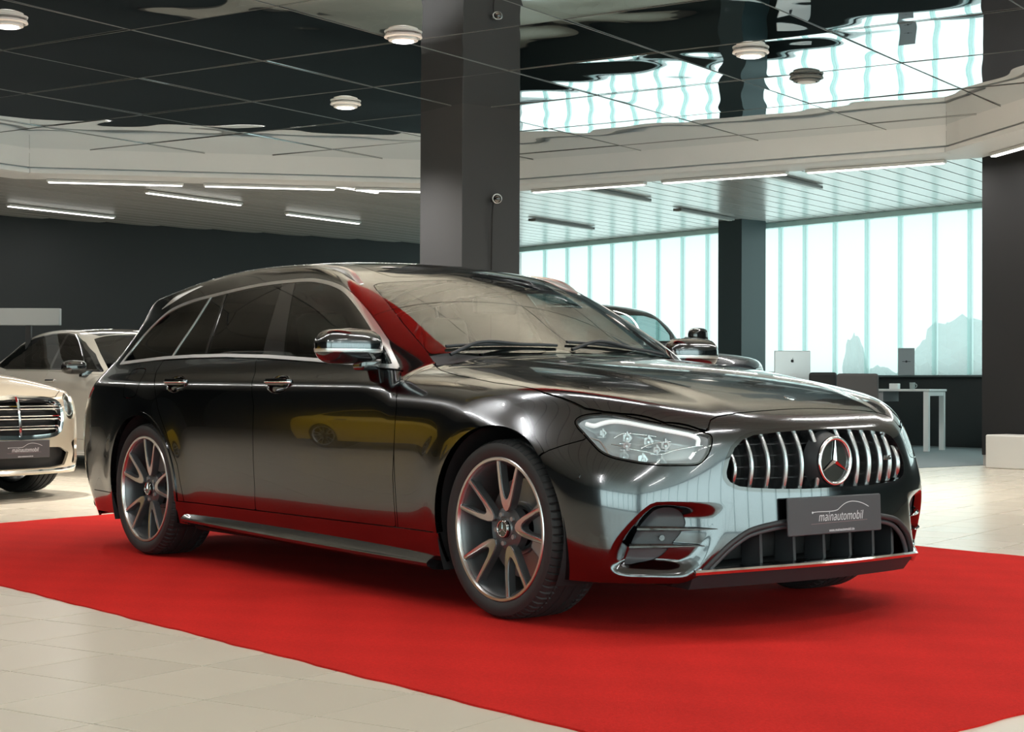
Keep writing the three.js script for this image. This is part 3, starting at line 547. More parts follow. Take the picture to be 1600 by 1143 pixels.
  const s1 = bar([462, 437], [443, 559]), s2 = bar([443, 440], [410, 559]), s3 = bar([355, 455], [321, 557.5]), s4 = bar([332, 461], [268, 560]);
  const sgn = Math.sign(s1(-3.2, 1.05)), q1 = (x, y) => s1(x, y) * sgn, q2 = (x, y) => s2(x, y) * sgn, q3 = (x, y) => s3(x, y) * sgn, q4 = (x, y) => s4(x, y) * sgn;
  pair('side_window', cuts(pane, (x, y) => q1(x, y) + 0.004), MAT.glassDark, car);
  pair('side_window', cuts(pane, (x, y) => 0.004 - q2(x, y), (x, y) => q3(x, y) + 0.012), MAT.glassDark, car);
  pair('side_window', cuts(pane, (x, y) => 0.012 - q3(x, y), (x, y) => q4(x, y) + 0.007), MAT.glassDark, car);
  pair('side_window', cuts(pane, (x, y) => 0.007 - q4(x, y)), MAT.glassDark, car);
  pair('pillar_trim', skirted(cuts(pane, (x, y) => -q1(x, y) - 0.002, (x, y) => q2(x, y) - 0.002)), MAT.gloss, car);
  pair('pillar_trim', skirted(shifted(cuts(pane, (x, y) => -0.011 - q3(x, y), (x, y) => q3(x, y) - 0.011), 0.002)), MAT.gloss, car);
  pair('pillar_trim', skirted(shifted(cuts(pane, (x, y) => -0.006 - q4(x, y), (x, y) => q4(x, y) - 0.006), 0.003)), MAT.satin, car);
  // --- grille
  mesh('grille_surround', geo(skirted(shifted(cuts(F, inside(grille, -0.002), (x, y, z) => -0.011 - grille(x, y, z)), 0.001), 0.05), 0), MAT.gloss, car);
  mesh('grille_backing', geo(skirted(shifted(cuts(F, inside(grille, -0.03)), -0.085), 0.01), 0), MAT.black, car);
  const gIn = (z, y) => grille(M.front(Math.abs(z), y), y, Math.abs(z));
  const slatZ = M.hits([[1277, 690], [1254.6, 722], [1229.6, 722], [1202, 722], [1176, 722], [1149.5, 725]]).map((p) => p.z), slatMat = std([0.46, 0.46, 0.475], 0.25, 1);
  for (const z0 of slatZ) for (const s of [1, -1]) {
    let ys = []; for (let y = 0.45; y < 0.78; y += 0.002) if (gIn(z0, y) < -0.010) ys.push(y);
    let y0 = ys[0], y1 = ys[ys.length - 1];
    const spans = z0 < 0.115 ? [[y0, y0 + 0.045], [y1 - 0.045, y1]] : [[y0, y1]];
    for (const [a, b] of spans) {
      const path = [], N = 18; for (let i = 0; i <= N; i++) { const t = i / N, y = mix(a, b, t), f = (y - y0) / (y1 - y0); path.push(V3(M.front(z0, y) - 0.03 + 0.022 * Math.sin(Math.PI * f), y, s * z0)); }
      const n = V3(1, 0, s * 0.54 * z0).normalize(), w = V3(-n.z, 0, n.x), prof = [[0.012, 0], [0.009, 0.0065], [-0.004, 0.0105], [-0.05, 0.009], [-0.05, -0.009], [-0.004, -0.0105], [0.009, -0.0065]];
      mesh('grille_slat', creased(sweep(path, prof, () => [n, w]), 0.9), slatMat, car);
    }
  }
  for (const y of [0.545, 0.585, 0.625, 0.665]) {   // thin bars of the mesh behind the slats
    const path = []; for (let i = -24; i <= 24; i++) { const z = i / 24 * 0.45; if (gIn(z, y) < -0.01) path.push(V3(M.front(Math.abs(z), y) - 0.055, y, z)); }
    mesh('grille_mesh_bar', creased(sweep(path, [[0.01, 0.002], [0.01, -0.002], [-0.01, -0.002], [-0.01, 0.002]], () => [V3(1, 0, 0), V3(0, 1, 0)])), MAT.darkPlastic, car);
  }
  // star emblem
  const em = sub('star_emblem', car, [M.front(0, 0.6) + 0.012, 0.602, 0]); em.rotation.y = Math.PI / 2;
  const R = 0.089;
  mesh('badge_disc', new THREE.CircleGeometry(R * 0.97, 64).translate(0, 0, -0.004), MAT.gloss, em);
  mesh('badge_housing', creased(new THREE.CylinderGeometry(R * 1.02, R * 1.22, 0.05, 48).rotateX(Math.PI / 2).translate(0, 0, -0.032)), MAT.darkPlastic, em);
  mesh('ring', new THREE.TorusGeometry(R - 0.006, 0.0075, 14, 72), MAT.chrome, em);
  mesh('star', starGeometry(R - 0.008), MAT.chrome, em);
  // --- headlamps
  const lampRegion = cuts(F, inside(head, G));
  for (const s of [1, -1]) {
    const hl = sub('headlamp', car);
    mesh('lamp_lens', geo(cuts(lampRegion, (x, y, z) => head(x, y, z) + 0.0065), s), MAT.lens, hl);
    mesh('lamp_bezel', geo(skirted(cuts(lampRegion, (x, y, z) => -0.0075 - head(x, y, z)), 0.03), s), MAT.gloss, hl);
    mesh('lamp_bowl', geo(renormal(shifted(cuts(F, inside(head, 0.004)), (x, y, z) => -0.012 - 0.06 * sstep(0, 0.035, -head(x, y, z)))), s), lampGrey, hl);
    const lay = (list, depth) => M.hits(zA(list)).map((p) => { const n = M.normal(p.x, p.y, p.z); return V3(p.x - n.x * depth, p.y - n.y * depth, (p.z - n.z * depth) * s); });
    mesh('light_guide', tube(lay([[190, 222], [265, 238], [330, 218], [420, 200], [520, 203], [700, 235], [900, 275], [1050, 303], [1165, 332], [1215, 365], [1212, 420]], 0.016), 0.0082, 80, 8), guideWhite, hl);
    mesh('light_guide', tube(lay([[1180, 490], [1162, 515], [1142, 540]], 0.018), 0.006, 10, 8), guideWhite, hl);
    mesh('chrome_strip', tube(lay([[150, 295], [230, 335], [300, 360], [350, 420], [400, 490], [500, 530], [640, 565]], 0.03), 0.0045, 50, 6), MAT.chrome, hl);
    mesh('chrome_strip', tube(lay([[400, 372], [480, 385], [560, 410], [700, 440], [880, 475], [1000, 445], [1150, 420], [1300, 400]], 0.045), 0.003, 60, 6), MAT.chrome, hl);
    mesh('chrome_strip', tube(lay([[420, 305], [500, 270], [640, 275], [830, 300]], 0.05), 0.003, 40, 6), MAT.chrome, hl);
    mesh('chrome_strip', tube(lay([[680, 415], [760, 380], [860, 362], [970, 356]], 0.045), 0.003, 40, 6), MAT.chrome, hl);
    for (const [u, v, d, w] of [[540, 300, 0.055, 1], [745, 335, 0.055, 1], [915, 375, 0.055, 1], [545, 385, 0.038, 0.8], [835, 435, 0.038, 0.8], [520, 470, 0.05, 1.05], [705, 515, 0.05, 1.05], [885, 545, 0.05, 1.05], [320, 265, 0.045, 0.7]]) {
      const [p] = lay([[u, v]], d); if (!p) continue;
      const m = mesh('led_module', ledModule(w * 1.15), lampSilver, hl); m.position.copy(p); m.lookAt(p.x + 1, p.y + 0.2 * Math.sin(u), p.z + (0.8 + 0.3 * Math.cos(v)) * s);
      const l = mesh('led_lens', new THREE.SphereGeometry(0.0085 * w, 14, 10), MAT.lensSolid, hl); l.position.copy(p).add(V3(0.012, -0.001, 0.009 * s));
    }
  }
  // --- side intakes: a bowl that runs in from the corner, a dark insert, two fins, a parking sensor
  const deep = (x, y, z) => { const [s] = noseMap(x, y, z); return -0.055 * sstep(0.0, 0.055, -intakeF(s, y)) * sstep(0.42, 0.62, s); };
  const bowl = cuts(F, inside(intake, -0.001));
  pair('intake_bowl', renormal(shifted(cuts(bowl, outside(insert, 0)), deep)), MAT.paint, car);
  pair('intake_insert', renormal(shifted(cuts(bowl, inside(insert, 0)), (x, y, z) => deep(x, y, z) - 0.008)), MAT.greyPlastic, car);
  for (const s of [1, -1]) for (const [a, b] of [[[545, 492], [1265, 492]], [[470, 655], [1145, 641]]]) {
    const P = M.hits(zC(Array.from({ length: 15 }, (_, i) => [mix(a[0], b[0], i / 14), mix(a[1], b[1], i / 14)]))), N = P.map((p) => M.normal(p.x, p.y, p.z));
    P.forEach((p, i) => { const t = i / 14, d = 0.020 * (1 - t) - 0.002; p.addScaledVector(N[i], -d); });
    const wid = (t) => 0.055 * (1 - t) + 0.004, th = (t) => mix(0.0085, 0.0015, t ** 3);
    const pos = P.map((p) => V3(p.x, p.y, p.z * s));
    const g = sweepVar(pos, (i) => { const t = i / 14, w = wid(t), h = th(t); return [[0, 0.2 * h], [-0.006, h], [-w, h], [-w, -h], [-0.006, -h], [0, -0.6 * h]]; }, (i) => [V3(N[i].x, 0, N[i].z * s).normalize(), V3(0, 1, 0)]);
    mesh('intake_fin', creased(g), MAT.gloss, car);
  }
  for (const s of [1, -1]) for (const [u, v, d] of [[902, 743, -0.001], [1038, 842, 0.052]]) {
    const p = M.hit(u, v), n = M.normal(p.x, p.y, p.z), o = mesh('parking_sensor', creased(new THREE.CylinderGeometry(0.010, 0.011, 0.006, 24).rotateX(Math.PI / 2)), MAT.paint, car);
    o.position.set(p.x - n.x * d, p.y - n.y * d, (p.z - n.z * d) * s); o.lookAt(p.x - n.x * d + n.x, p.y - n.y * d + n.y, (p.z - n.z * d + n.z) * s);
  }
  // --- lower intake
  mesh('lower_backing', geo(skirted(shifted(cuts(F, inside(low, -0.03)), -0.13), 0.01), 0), MAT.black, car);
  mesh('radiator', creased(box(0.62, 0.64, 0.27, 0.36, -0.30, 0.30)), MAT.greyPlastic, car);
  const lowIn = (z, y) => low(M.front(Math.abs(z), y), y, Math.abs(z));
  for (const z0 of [0.17, 0.02, -0.13, -0.28, 0.32, -0.43]) {
    let ys = []; for (let y = 0.2; y < 0.45; y += 0.002) if (lowIn(z0, y) < -0.004) ys.push(y);
    if (ys.length < 6) continue;
    const y0 = ys[0], y1 = ys[ys.length - 1], x0 = M.front(Math.abs(z0), y0) - 0.03, x1 = M.front(Math.abs(z0), y1) - 0.045;
    const g = prism([[x0, y0 - 0.01], [x0 - 0.09, y0 - 0.01], [x1 - 0.08, y1 + 0.01], [x1, y1 + 0.01]], 0.010, 0.002).translate(0, 0, z0 - 0.005);
    mesh('lower_strut', g, MAT.darkPlastic, car);
  }
  const trimPts = (list, d) => { const P = M.hits(list).map((p) => { const n = M.normal(p.x, p.y, p.z); return V3(p.x + n.x * d, p.y + n.y * d, p.z); }); return [...P, ...P.slice(0, -1).reverse().map((p) => V3(p.x, p.y, -p.z))]; };
  const topTrim = trimPts([[1094, 897], [1108, 883], [1122, 869], [1138, 853], [1156, 839], [1170, 830], [1186, 824], [1206, 819], [1227, 815], [1263, 812]], -0.004);
  mesh('lower_trim', tube(topTrim, 0.011, 120, 8), MAT.darkPlastic, car);
  mesh('lower_trim', tube(topTrim.map((p) => V3(p.x - 0.012, p.y - 0.018, p.z * 0.975)), 0.009, 120, 8), MAT.greyPlastic, car);
  // lip: a bright strip along the foot of the bumper, a dark splitter under it
  const lipPath = []; for (let i = -40; i <= 40; i++) { const z = i / 40 * 0.60, y = 0.232 - 0.010 * Math.abs(i / 40) ** 3; lipPath.push(V3(M.front(Math.abs(z), y) + 0.010, y, z)); }
  mesh('front_lip', creased(sweep(lipPath, [[0.010, 0.002], [0.004, 0.009], [-0.03, 0.013], [-0.03, -0.008], [0.006, -0.008]], (i) => { const z = lipPath[i].z; return [V3(1, 0, 0.54 * z).normalize(), V3(0, 1, 0)]; }), 0.5), MAT.chrome, car);
  mesh('front_splitter', creased(sweep(lipPath.map((p) => V3(p.x, p.y - 0.028, p.z)), [[-0.01, 0.02], [-0.3, 0.02], [-0.3, -0.04], [-0.05, -0.035]], (i) => { const z = lipPath[i].z; return [V3(1, 0, 0.54 * z).normalize(), V3(0, 1, 0)]; }), 0.5), MAT.darkPlastic, car);
}
// a three-pointed star in a circle of radius r, ridged
function starGeometry(r) {
  const pos = [], h = 0.010;
  for (let k = 0; k < 3; k++) {
    const a = Math.PI / 2 + k * 2 * Math.PI / 3, T = [Math.cos(a) * r, Math.sin(a) * r, 0.002], c = [0, 0, h];
    for (const s of [1, -1]) { const b = a + s * Math.PI / 3, V = [Math.cos(b) * r * 0.115, Math.sin(b) * r * 0.115, 0]; pos.push(...(s > 0 ? [...c, ...T, ...V] : [...c, ...V, ...T])); }
  }
  const g = new THREE.BufferGeometry(); g.setAttribute('position', new THREE.Float32BufferAttribute(pos, 3)); g.computeVertexNormals(); return g;
}
function ledModule(w) { return creased(merge([new THREE.CylinderGeometry(0.016 * w, 0.008 * w, 0.022, 5, 1, false).rotateY(0.3).rotateX(Math.PI / 2), rbox(-0.003, 0.003, -0.022 * w, 0.02 * w, -0.01, 0.014, 0.002, 1), rbox(-0.024 * w, 0.012 * w, -0.020 * w, -0.016 * w, -0.01, 0.012, 0.001, 1)])); }
function sweepVar(path, profile, axes) {
  const n = path.length, m = profile(0).length, pos = [], idx = [];
  for (let i = 0; i < n; i++) { const [a, b] = axes(i), p = path[i]; for (const [u, v] of profile(i)) pos.push(p.x + a.x * u + b.x * v, p.y + a.y * u + b.y * v, p.z + a.z * u + b.z * v); }
  for (let i = 0; i < n - 1; i++) for (let j = 0; j < m; j++) { const a = i * m + j, b = i * m + (j + 1) % m; idx.push(a, b, a + m, b, b + m, a + m); }
  for (const e of [0, n - 1]) { const s = e * m; for (let j = 1; j < m - 1; j++) e ? idx.push(s, s + j, s + j + 1) : idx.push(s, s + j + 1, s + j); }
  const g = new THREE.BufferGeometry(); g.setAttribute('position', new THREE.Float32BufferAttribute(pos, 3)); g.setIndex(idx); return g;
}
// ---------------------------------------------------------------- wheels
const rimDark = std([0.13, 0.133, 0.14], 0.38, 0.7), rimFace = std([0.62, 0.62, 0.63], 0.28, 1), discGrey = std([0.30, 0.30, 0.31], 0.35, 0.9), calGrey = std([0.36, 0.37, 0.38], 0.4, 0.7);
function tyreGeometry(R, W, rim, NP = 432) {
  const prof = [[rim - 0.006, -0.014], [rim + 0.004, -0.003], [rim + 0.014, 0.004], [rim + 0.03, 0.0085], [mix(rim, R, 0.6), 0.009], [mix(rim, R, 0.78), 0.004], [R - 0.011, -0.005], [R - 0.005, -0.014], [R - 0.002, -0.026]];
  const n0 = 26, w = W - 0.05;
  for (let i = 0; i <= n0 * 2; i++) { const z = -0.03 - w * i / (n0 * 2) * 1.0 + 0.005, u = (z + W / 2) / (W / 2); let r = R - 0.004 * u * u; for (const g of [-0.30, -0.1, 0.1, 0.30]) if (Math.abs(z + W / 2 - g * W) < 0.005) r -= 0.007; prof.push([r, z]); }
  prof.push([R - 0.012, -W + 0.004], [mix(rim, R, 0.6), -W - 0.004], [rim, -W + 0.008]);
  const m = prof.length, pos = [], idx = [];
  for (let i = 0; i < NP; i++) {
    const a = i / NP * 2 * Math.PI;
    for (const [r, z] of prof) { let q = r; const out = z < -0.004 && z > -0.062, inn = z < -W + 0.062 && z > -W + 0.004; if ((i % 6 === 0) && (out || inn) && r > R - 0.02) q -= 0.005; pos.push(Math.cos(a) * q, Math.sin(a) * q, z); }
  }
  for (let i = 0; i < NP; i++) for (let j = 0; j < m - 1; j++) { const a = i * m + j, b = ((i + 1) % NP) * m + j; idx.push(a, a + 1, b, b, a + 1, b + 1); }
  const g = new THREE.BufferGeometry(); g.setAttribute('position', new THREE.Float32BufferAttribute(pos, 3)); g.setIndex(idx); return creased(g, 0.7);
}
const lathed = (prof, n = 72) => creased(new THREE.LatheGeometry(prof.map(([r, z]) => new THREE.Vector2(r, z)), n).rotateX(Math.PI / 2), 0.6);
function resample(P, step) { const o = []; P.forEach((p, i) => { const q = P[(i + 1) % P.length], n = Math.max(1, Math.ceil(Math.hypot(q[0] - p[0], q[1] - p[1]) / step)); for (let k = 0; k < n; k++) o.push([mix(p[0], q[0], k / n), mix(p[1], q[1], k / n)]); }); return o; }
const dish = (r) => -0.003 - 0.030 * Math.max(0, 1 - r / 0.25) ** 1.25;
function spokeGeometry(grow, z0, z1) {
  const h = [[0.068, 0], [0.074, 0.012], [0.092, 0.0235], [0.13, 0.0365], [0.18, 0.0490], [0.253, 0.0665]], inn = [[0.253, 0.0530], [0.19, 0.0370], [0.145, 0.0240], [0.120, 0.0130], [0.112, 0.0045], [0.111, 0]];
  const up = [...h.map(([r, t]) => [r - (t === 0 ? grow : 0), t + grow]), ...inn.map(([r, t]) => [r + (r < 0.14 ? grow : 0), t - grow * (t > 0.01 ? 1 : 0)])];
  const P = [...up, ...up.slice().reverse().map(([r, t]) => [r, -t])].filter((p, i, A) => { const q = A[(i + 1) % A.length]; return Math.hypot(p[0] - q[0], p[1] - q[1]) > 1e-5; });
  // the V is split into its two halves so that each outline stays simple
  const outs = [];
  for (const s of [1, -1]) {
    const Q = resample([...h.map(([r, t]) => [r - (t === 0 ? grow : 0), (t + (t === 0 ? 0 : grow)) * s]), ...inn.map(([r, t]) => [r + (t < 0.02 ? grow * 0.6 : 0), (t === 0 ? 0 : Math.max(0, t - grow)) * s])], 0.012);
    const g = new THREE.ExtrudeGeometry(new THREE.Shape(Q.map((p) => new THREE.Vector2(...p))), { depth: z1 - z0, bevelEnabled: false, steps: 1 }).translate(0, 0, z0);
    outs.push(g);
  }
  const g = merge(outs), p = g.attributes.position;
  for (let i = 0; i < p.count; i++) p.setZ(i, p.getZ(i) + dish(Math.hypot(p.getX(i), p.getY(i))));
  g.deleteAttribute('normal'); return creased(g, 0.6);
}
function makeWheel(parent, R = 0.334, NP = 432) {
  const w = sub('wheel', parent), rim = 0.262;
  mesh('tyre', tyreGeometry(R, 0.245, rim, NP), MAT.rubber, w);
  mesh('rim_lip', lathed([[0.2675, -0.006], [0.2680, 0.000], [0.2650, 0.003], [0.2560, 0.002], [0.2520, -0.004], [0.2500, -0.012]], 96), rimFace, w);
  mesh('rim_barrel', lathed([[0.2510, -0.010], [0.2400, -0.022], [0.2320, -0.06], [0.2280, -0.12], [0.2330, -0.20], [0.250, -0.225]], 72), rimDark, w);
  const body = spokeGeometry(0.0035, -0.034, -0.0035), face = spokeGeometry(0, -0.004, 0);
  for (let k = 0; k < 5; k++) {
    const a = (79 + 72 * k) * Math.PI / 180;
    mesh('spoke', body, rimDark, w).rotation.z = a; mesh('spoke_face', face, rimFace, w).rotation.z = a;
    const b = a + Math.PI / 5; mesh('wheel_bolt', creased(new THREE.CylinderGeometry(0.0095, 0.0095, 0.02, 6).rotateX(Math.PI / 2).translate(Math.cos(b) * 0.056, Math.sin(b) * 0.056, -0.038)), calGrey, w);
  }
  mesh('hub', lathed([[0.0, -0.030], [0.036, -0.030], [0.040, -0.036], [0.068, -0.038], [0.082, -0.046], [0.088, -0.075], [0.0, -0.076]], 48), rimDark, w);
  mesh('hub_cap', lathed([[0.0, -0.018], [0.030, -0.019], [0.0345, -0.023], [0.0355, -0.032]], 48), MAT.gloss, w);
  mesh('cap_ring', new THREE.TorusGeometry(0.0295, 0.0018, 8, 48).translate(0, 0, -0.0175), MAT.chrome, w);
  mesh('cap_star', starGeometry(0.029).scale(1, 1, 0.4).translate(0, 0, -0.018), MAT.chrome, w);
  mesh('brake_disc', lathed([[0.07, -0.112], [0.085, -0.100], [0.098, -0.100], [0.10, -0.112], [0.186, -0.112], [0.187, -0.140], [0.09, -0.140]], 72), discGrey, w);
  const arc = []; for (let i = 0; i <= 14; i++) { const a = mix(-0.55, 0.6, i / 14); arc.push([Math.cos(a) * 0.212, Math.sin(a) * 0.212]); } for (let i = 14; i >= 0; i--) { const a = mix(-0.5, 0.55, i / 14); arc.push([Math.cos(a) * 0.128, Math.sin(a) * 0.128]); }
  mesh('brake_caliper', creased(prism(arc, 0.045, 0.006).translate(0, 0, -0.118)), calGrey, w);
  return w;
}
const wheel0 = makeWheel(car), wheelPlain = makeWheel(new THREE.Group(), 0.334, 72);
wheel0.position.set(0, 0.340, 0.905);
for (const [x, s] of [[AX, 1], [0, -1], [AX, -1]]) { const w = wheel0.clone(); w.position.set(x, 0.340, 0.905 * s); if (s < 0) w.rotation.y = Math.PI; car.add(w); }
function archShell(R) { const pos = [], idx = []; for (let i = 0; i <= 40; i++) { const a = mix(-0.5, Math.PI + 0.5, i / 40); for (const z of [-0.18, 0.18]) pos.push(Math.cos(a) * R, Math.sin(a) * R, z); if (i < 40) idx.push(2 * i, 2 * i + 1, 2 * i + 2, 2 * i + 1, 2 * i + 3, 2 * i + 2); } const g = new THREE.BufferGeometry(); g.setAttribute('position', new THREE.Float32BufferAttribute(pos, 3)); g.setIndex(idx); g.computeVertexNormals(); return g; }
for (const [x, R] of [[0, 0.372], [AX, 0.362]]) for (const s of [1, -1]) {
  const g = [archShell(R + 0.012), new THREE.CircleGeometry(R + 0.012, 48, -0.5, Math.PI + 1)];
  g[0].translate(x, 0.345, s * 0.73); g[1].translate(x, 0.345, s * 0.555);
  mesh('wheel_arch_liner', merge(g), MAT.black, car);
}
for (const b of [[-3.75, 0.62, 0.15, 0.24, -0.55, 0.55], [-2.52, -0.42, 0.16, 0.25, -0.85, 0.85], [-3.80, -3.34, 0.19, 0.30, -0.80, 0.80]]) mesh('underbody', creased(rbox(...b, 0.03)), MAT.black, car);
// ---------------------------------------------------------------- details of the estate car
{
  // mirrors: a rounded shell on a foot
  const c = pixelOn(545, 541, 'z', 0.975);
  for (const s of [1, -1]) {
    const m = sub('door_mirror', car, [c.x, c.y, c.z * s]);
    const shell = (y0, y1, grow = 0) => {
      const pos = [], idx = [], NU = 48, NV = 14;
      for (let j = 0; j <= NV; j++) for (let i = 0; i <= NU; i++) {
        const y = mix(y0, y1, j / NV), a = i / NU * 2 * Math.PI, q = Math.max(0, 1 - Math.abs(y / 0.0755) ** 2.6) ** (1 / 2.2), ca = Math.cos(a), sa = Math.sin(a), e = 2 / 2.7;
        pos.push(Math.sign(ca) * Math.abs(ca) ** e * (0.082 + grow) * q - 0.018 * sa * s * 0, y, s * (Math.sign(sa) * Math.abs(sa) ** e * (0.150 + grow) * (0.35 + 0.65 * q) + 0.0) * (q > 0 ? 1 : 0) * Math.min(1, q * 3));
      }
      for (let j = 0; j < NV; j++) for (let i = 0; i < NU; i++) { const a = j * (NU + 1) + i; idx.push(a, a + NU + 1, a + 1, a + 1, a + NU + 1, a + NU + 2); }
      const g = new THREE.BufferGeometry(); g.setAttribute('position', new THREE.Float32BufferAttribute(pos, 3)); g.setIndex(idx); return creased(g, 0.8);
    };
    mesh('mirror_cap', shell(-0.028, 0.0754), MAT.paint, m);
    mesh('mirror_signal', shell(-0.0245, -0.0105, 0.0015), MAT.satin, m);
    mesh('mirror_base', shell(-0.0754, -0.029), MAT.gloss, m);
    const f = mesh('mirror_foot', creased(rbox(-0.03, 0.05, -0.10, -0.045, -0.17, -0.03, 0.02, 3)), MAT.gloss, m); if (s < 0) f.rotation.y = Math.PI, f.scale.x = -1;
  }
  // door handles
  for (const s of [1, -1]) for (const [u, v] of handleAt) {
    const p = M.hit(u, v), path = []; for (let i = 0; i <= 16; i++) { const t = i / 16 * 2 - 1, x = p.x + t * 0.108; path.push(V3(x, p.y + 0.006, s * (M.side(x, p.y) + 0.026 * (1 - t ** 6) - 0.008))); }
    const hd = sub('door_handle', car);
    mesh('handle_bar', creased(sweepVar(path, (i) => { const t = Math.abs(i / 8 - 1), h = mix(0.0155, 0.009, t ** 3); return [[0.011, 0], [0.008, h], [-0.006, h * 0.8], [-0.006, -h * 0.8], [0.008, -h]]; }, () => [V3(0, 0, s), V3(0, 1, 0)]), 0.9), MAT.paint, hd);
    mesh('handle_trim', tube(path.map((q) => V3(q.x, q.y - 0.002, q.z + s * 0.0095)), 0.0042, 30, 8), MAT.chrome, hd);
  }
  // roof rails
  const railMat = std([0.85, 0.85, 0.85], 0.38, 1);
  const railPx = [[258, 475, 0.655], [275, 465, 0.65], [294.7, 456, 0.64], [333, 441.5, 0.625], [381, 429, 0.615], [429.4, 420, 0.605], [460, 417.5, 0.603], [490, 415.5, 0.603], [512, 416, 0.605], [535.5, 419.3, 0.612], [554.7, 427, 0.622], [566, 434, 0.63]];
  const rail = smooth(railPx.map(([u, v, z]) => { const p = pixelOn(u, v, 'z', z); return [p.x, p.y, p.z]; }), 5, false).map((p, i, A) => [p[0], p[1] - 0.030 * sstep(0.86, 1, i / (A.length - 1)) - 0.02 * sstep(0.12, 0, i / (A.length - 1)), p[2]]);
  for (const s of [1, -1]) mesh('roof_rail', creased(sweep(rail.map((p) => V3(p[0], p[1] - 0.004, p[2] * s)), [[-0.016, -0.03], [-0.015, 0.004], [-0.006, 0.011], [0.010, 0.008], [0.018, -0.002], [0.018, -0.03]], () => [V3(0, 0, s), V3(0, 1, 0)]), 0.7), railMat, car);
  // side skirt blades
  for (const s of [1, -1]) {
    const path = []; for (let i = 0; i <= 30; i++) path.push(V3(mix(-2.50, -0.43, i / 30), mix(0.215, 0.175, i / 30), s * (0.905 + 0.018 * Math.sin(Math.PI * i / 30))));
    mesh('side_skirt', creased(sweep(path, [[0.022, 0.004], [0.015, 0.012], [-0.03, 0.040], [-0.09, 0.030], [-0.09, -0.03], [-0.01, -0.022], [0.018, -0.008]], () => [V3(0, 0, s), V3(0, 1, 0)]), 0.7), MAT.gloss, car);
  }
  // bonnet badge, wipers, inner bright strip of the cowl
  const b = M.hit(1249, 621), bn = M.normal(b.x, b.y, 0), badge = mesh('bonnet_badge', creased(new THREE.CylinderGeometry(0.022, 0.024, 0.005, 32).rotateX(Math.PI / 2)), MAT.chrome, car);
  badge.position.set(b.x, b.y, 0); badge.lookAt(b.x + bn.x, b.y + bn.y, 0);
  for (const [z0, z1] of [[-0.62, -0.02], [0.06, 0.60]]) {
    const path = []; for (let i = 0; i <= 12; i++) { const z = mix(z0, z1, i / 12), x = -0.685 - 0.06 * (z / 0.7) ** 2 - 0.03 * (i / 12); path.push(V3(x, M.roofY(x, z) + 0.012, z)); }
    const w = sub('wiper', car); mesh('wiper_blade', tube(path, 0.007, 20, 6), MAT.darkPlastic, w);
    mesh('wiper_arm', tube([path[4], V3(path[9].x + 0.03, path[9].y + 0.01, path[9].z), V3(path[12].x + 0.06, path[12].y - 0.035, path[12].z + 0.02)], 0.008, 16, 6), MAT.darkPlastic, w);
  }
  // lettered badge on the grille bars
  const font = await new FontLoader().loadAsync('fonts/droid/droid_sans_bold.typeface.json'), bz = -0.335, gb = mesh('grille_badge', new TextGeometry('AMG', { font, size: 0.017, depth: 0.004, curveSegments: 3 }), MAT.chrome, car);
  gb.geometry.translate(-0.024, -0.008, 0); gb.position.set(M.front(-bz, 0.605) + 0.006, 0.605, bz); gb.rotation.y = Math.PI / 2 + 0.18;
  // number plate
  const P = thingPlate(0.53, 0.135);
  const pl = sub('number_plate', car, [0.852, 0.408, 0.014]); pl.rotation.y = Math.PI / 2; pl.rotation.order = 'YXZ'; pl.rotation.x = -0.04;
  mesh('plate_board', creased(rbox(-0.252, 0.252, -0.068, 0.068, -0.012, 0, 0.006, 3)), MAT.greyPlastic, pl);
  mesh('plate_print', new THREE.PlaneGeometry(0.497, 0.129).translate(0, 0, 0.0006), P, pl);
  mesh('plate_bracket', creased(rbox(-0.13, 0.13, -0.05, 0.05, -0.04, -0.012, 0.005)), MAT.black, pl);
  // cabin
  const seat = (x, z, w) => {
    const g = sub('front_seat', car, [x, 0, z]);
    mesh('seat_cushion', creased(rbox(-0.26, 0.27, 0.33, 0.52, -w, w, 0.07, 4)), MAT.leather, g);
    const bk = mesh('backrest', creased(rbox(-0.07, 0.07, 0, 0.60, -w, w, 0.06, 4)), MAT.leather, g); bk.position.set(-0.25, 0.45, 0); bk.rotation.z = 0.36;
    const hr = mesh('headrest', creased(rbox(-0.05, 0.05, 0, 0.19, -0.13, 0.13, 0.045, 4)), MAT.leather, g); hr.position.set(-0.46, 1.03, 0); hr.rotation.z = 0.25;
  };
  seat(-1.62, -0.37, 0.25); seat(-1.62, 0.37, 0.25);
  mesh('rear_bench', merge([rbox(-2.95, -2.45, 0.35, 0.52, -0.62, 0.62, 0.07, 3), rbox(-3.08, -2.92, 0.45, 1.03, -0.62, 0.62, 0.06, 3)]), MAT.leather, car);
  mesh('dashboard', creased(rbox(-1.20, -0.72, 0.62, 0.925, -0.72, 0.72, 0.09, 4)), MAT.leather, car);
  const sw = mesh('steering_wheel', merge([new THREE.TorusGeometry(0.18, 0.016, 10, 40), new THREE.CylinderGeometry(0.06, 0.06, 0.03, 20).rotateX(Math.PI / 2), box(-0.17, 0.17, -0.02, 0.02, -0.01, 0.01)]), MAT.leather, car);
  sw.position.set(-1.26, 0.86, -0.37); sw.rotation.y = -Math.PI / 2; sw.rotation.order = 'YXZ'; sw.rotation.x = -0.4;
  mesh('cabin_floor', box(-3.3, -0.6, 0.24, 0.32, -0.8, 0.8), MAT.black, car);
  mesh('load_bay', box(-3.62, -3.1, 0.30, 0.62, -0.66, 0.66), MAT.black, car);
  mesh('inner_mirror', creased(rbox(-1.22, -1.19, 1.20, 1.27, -0.12, 0.12, 0.012)), MAT.black, car);
}
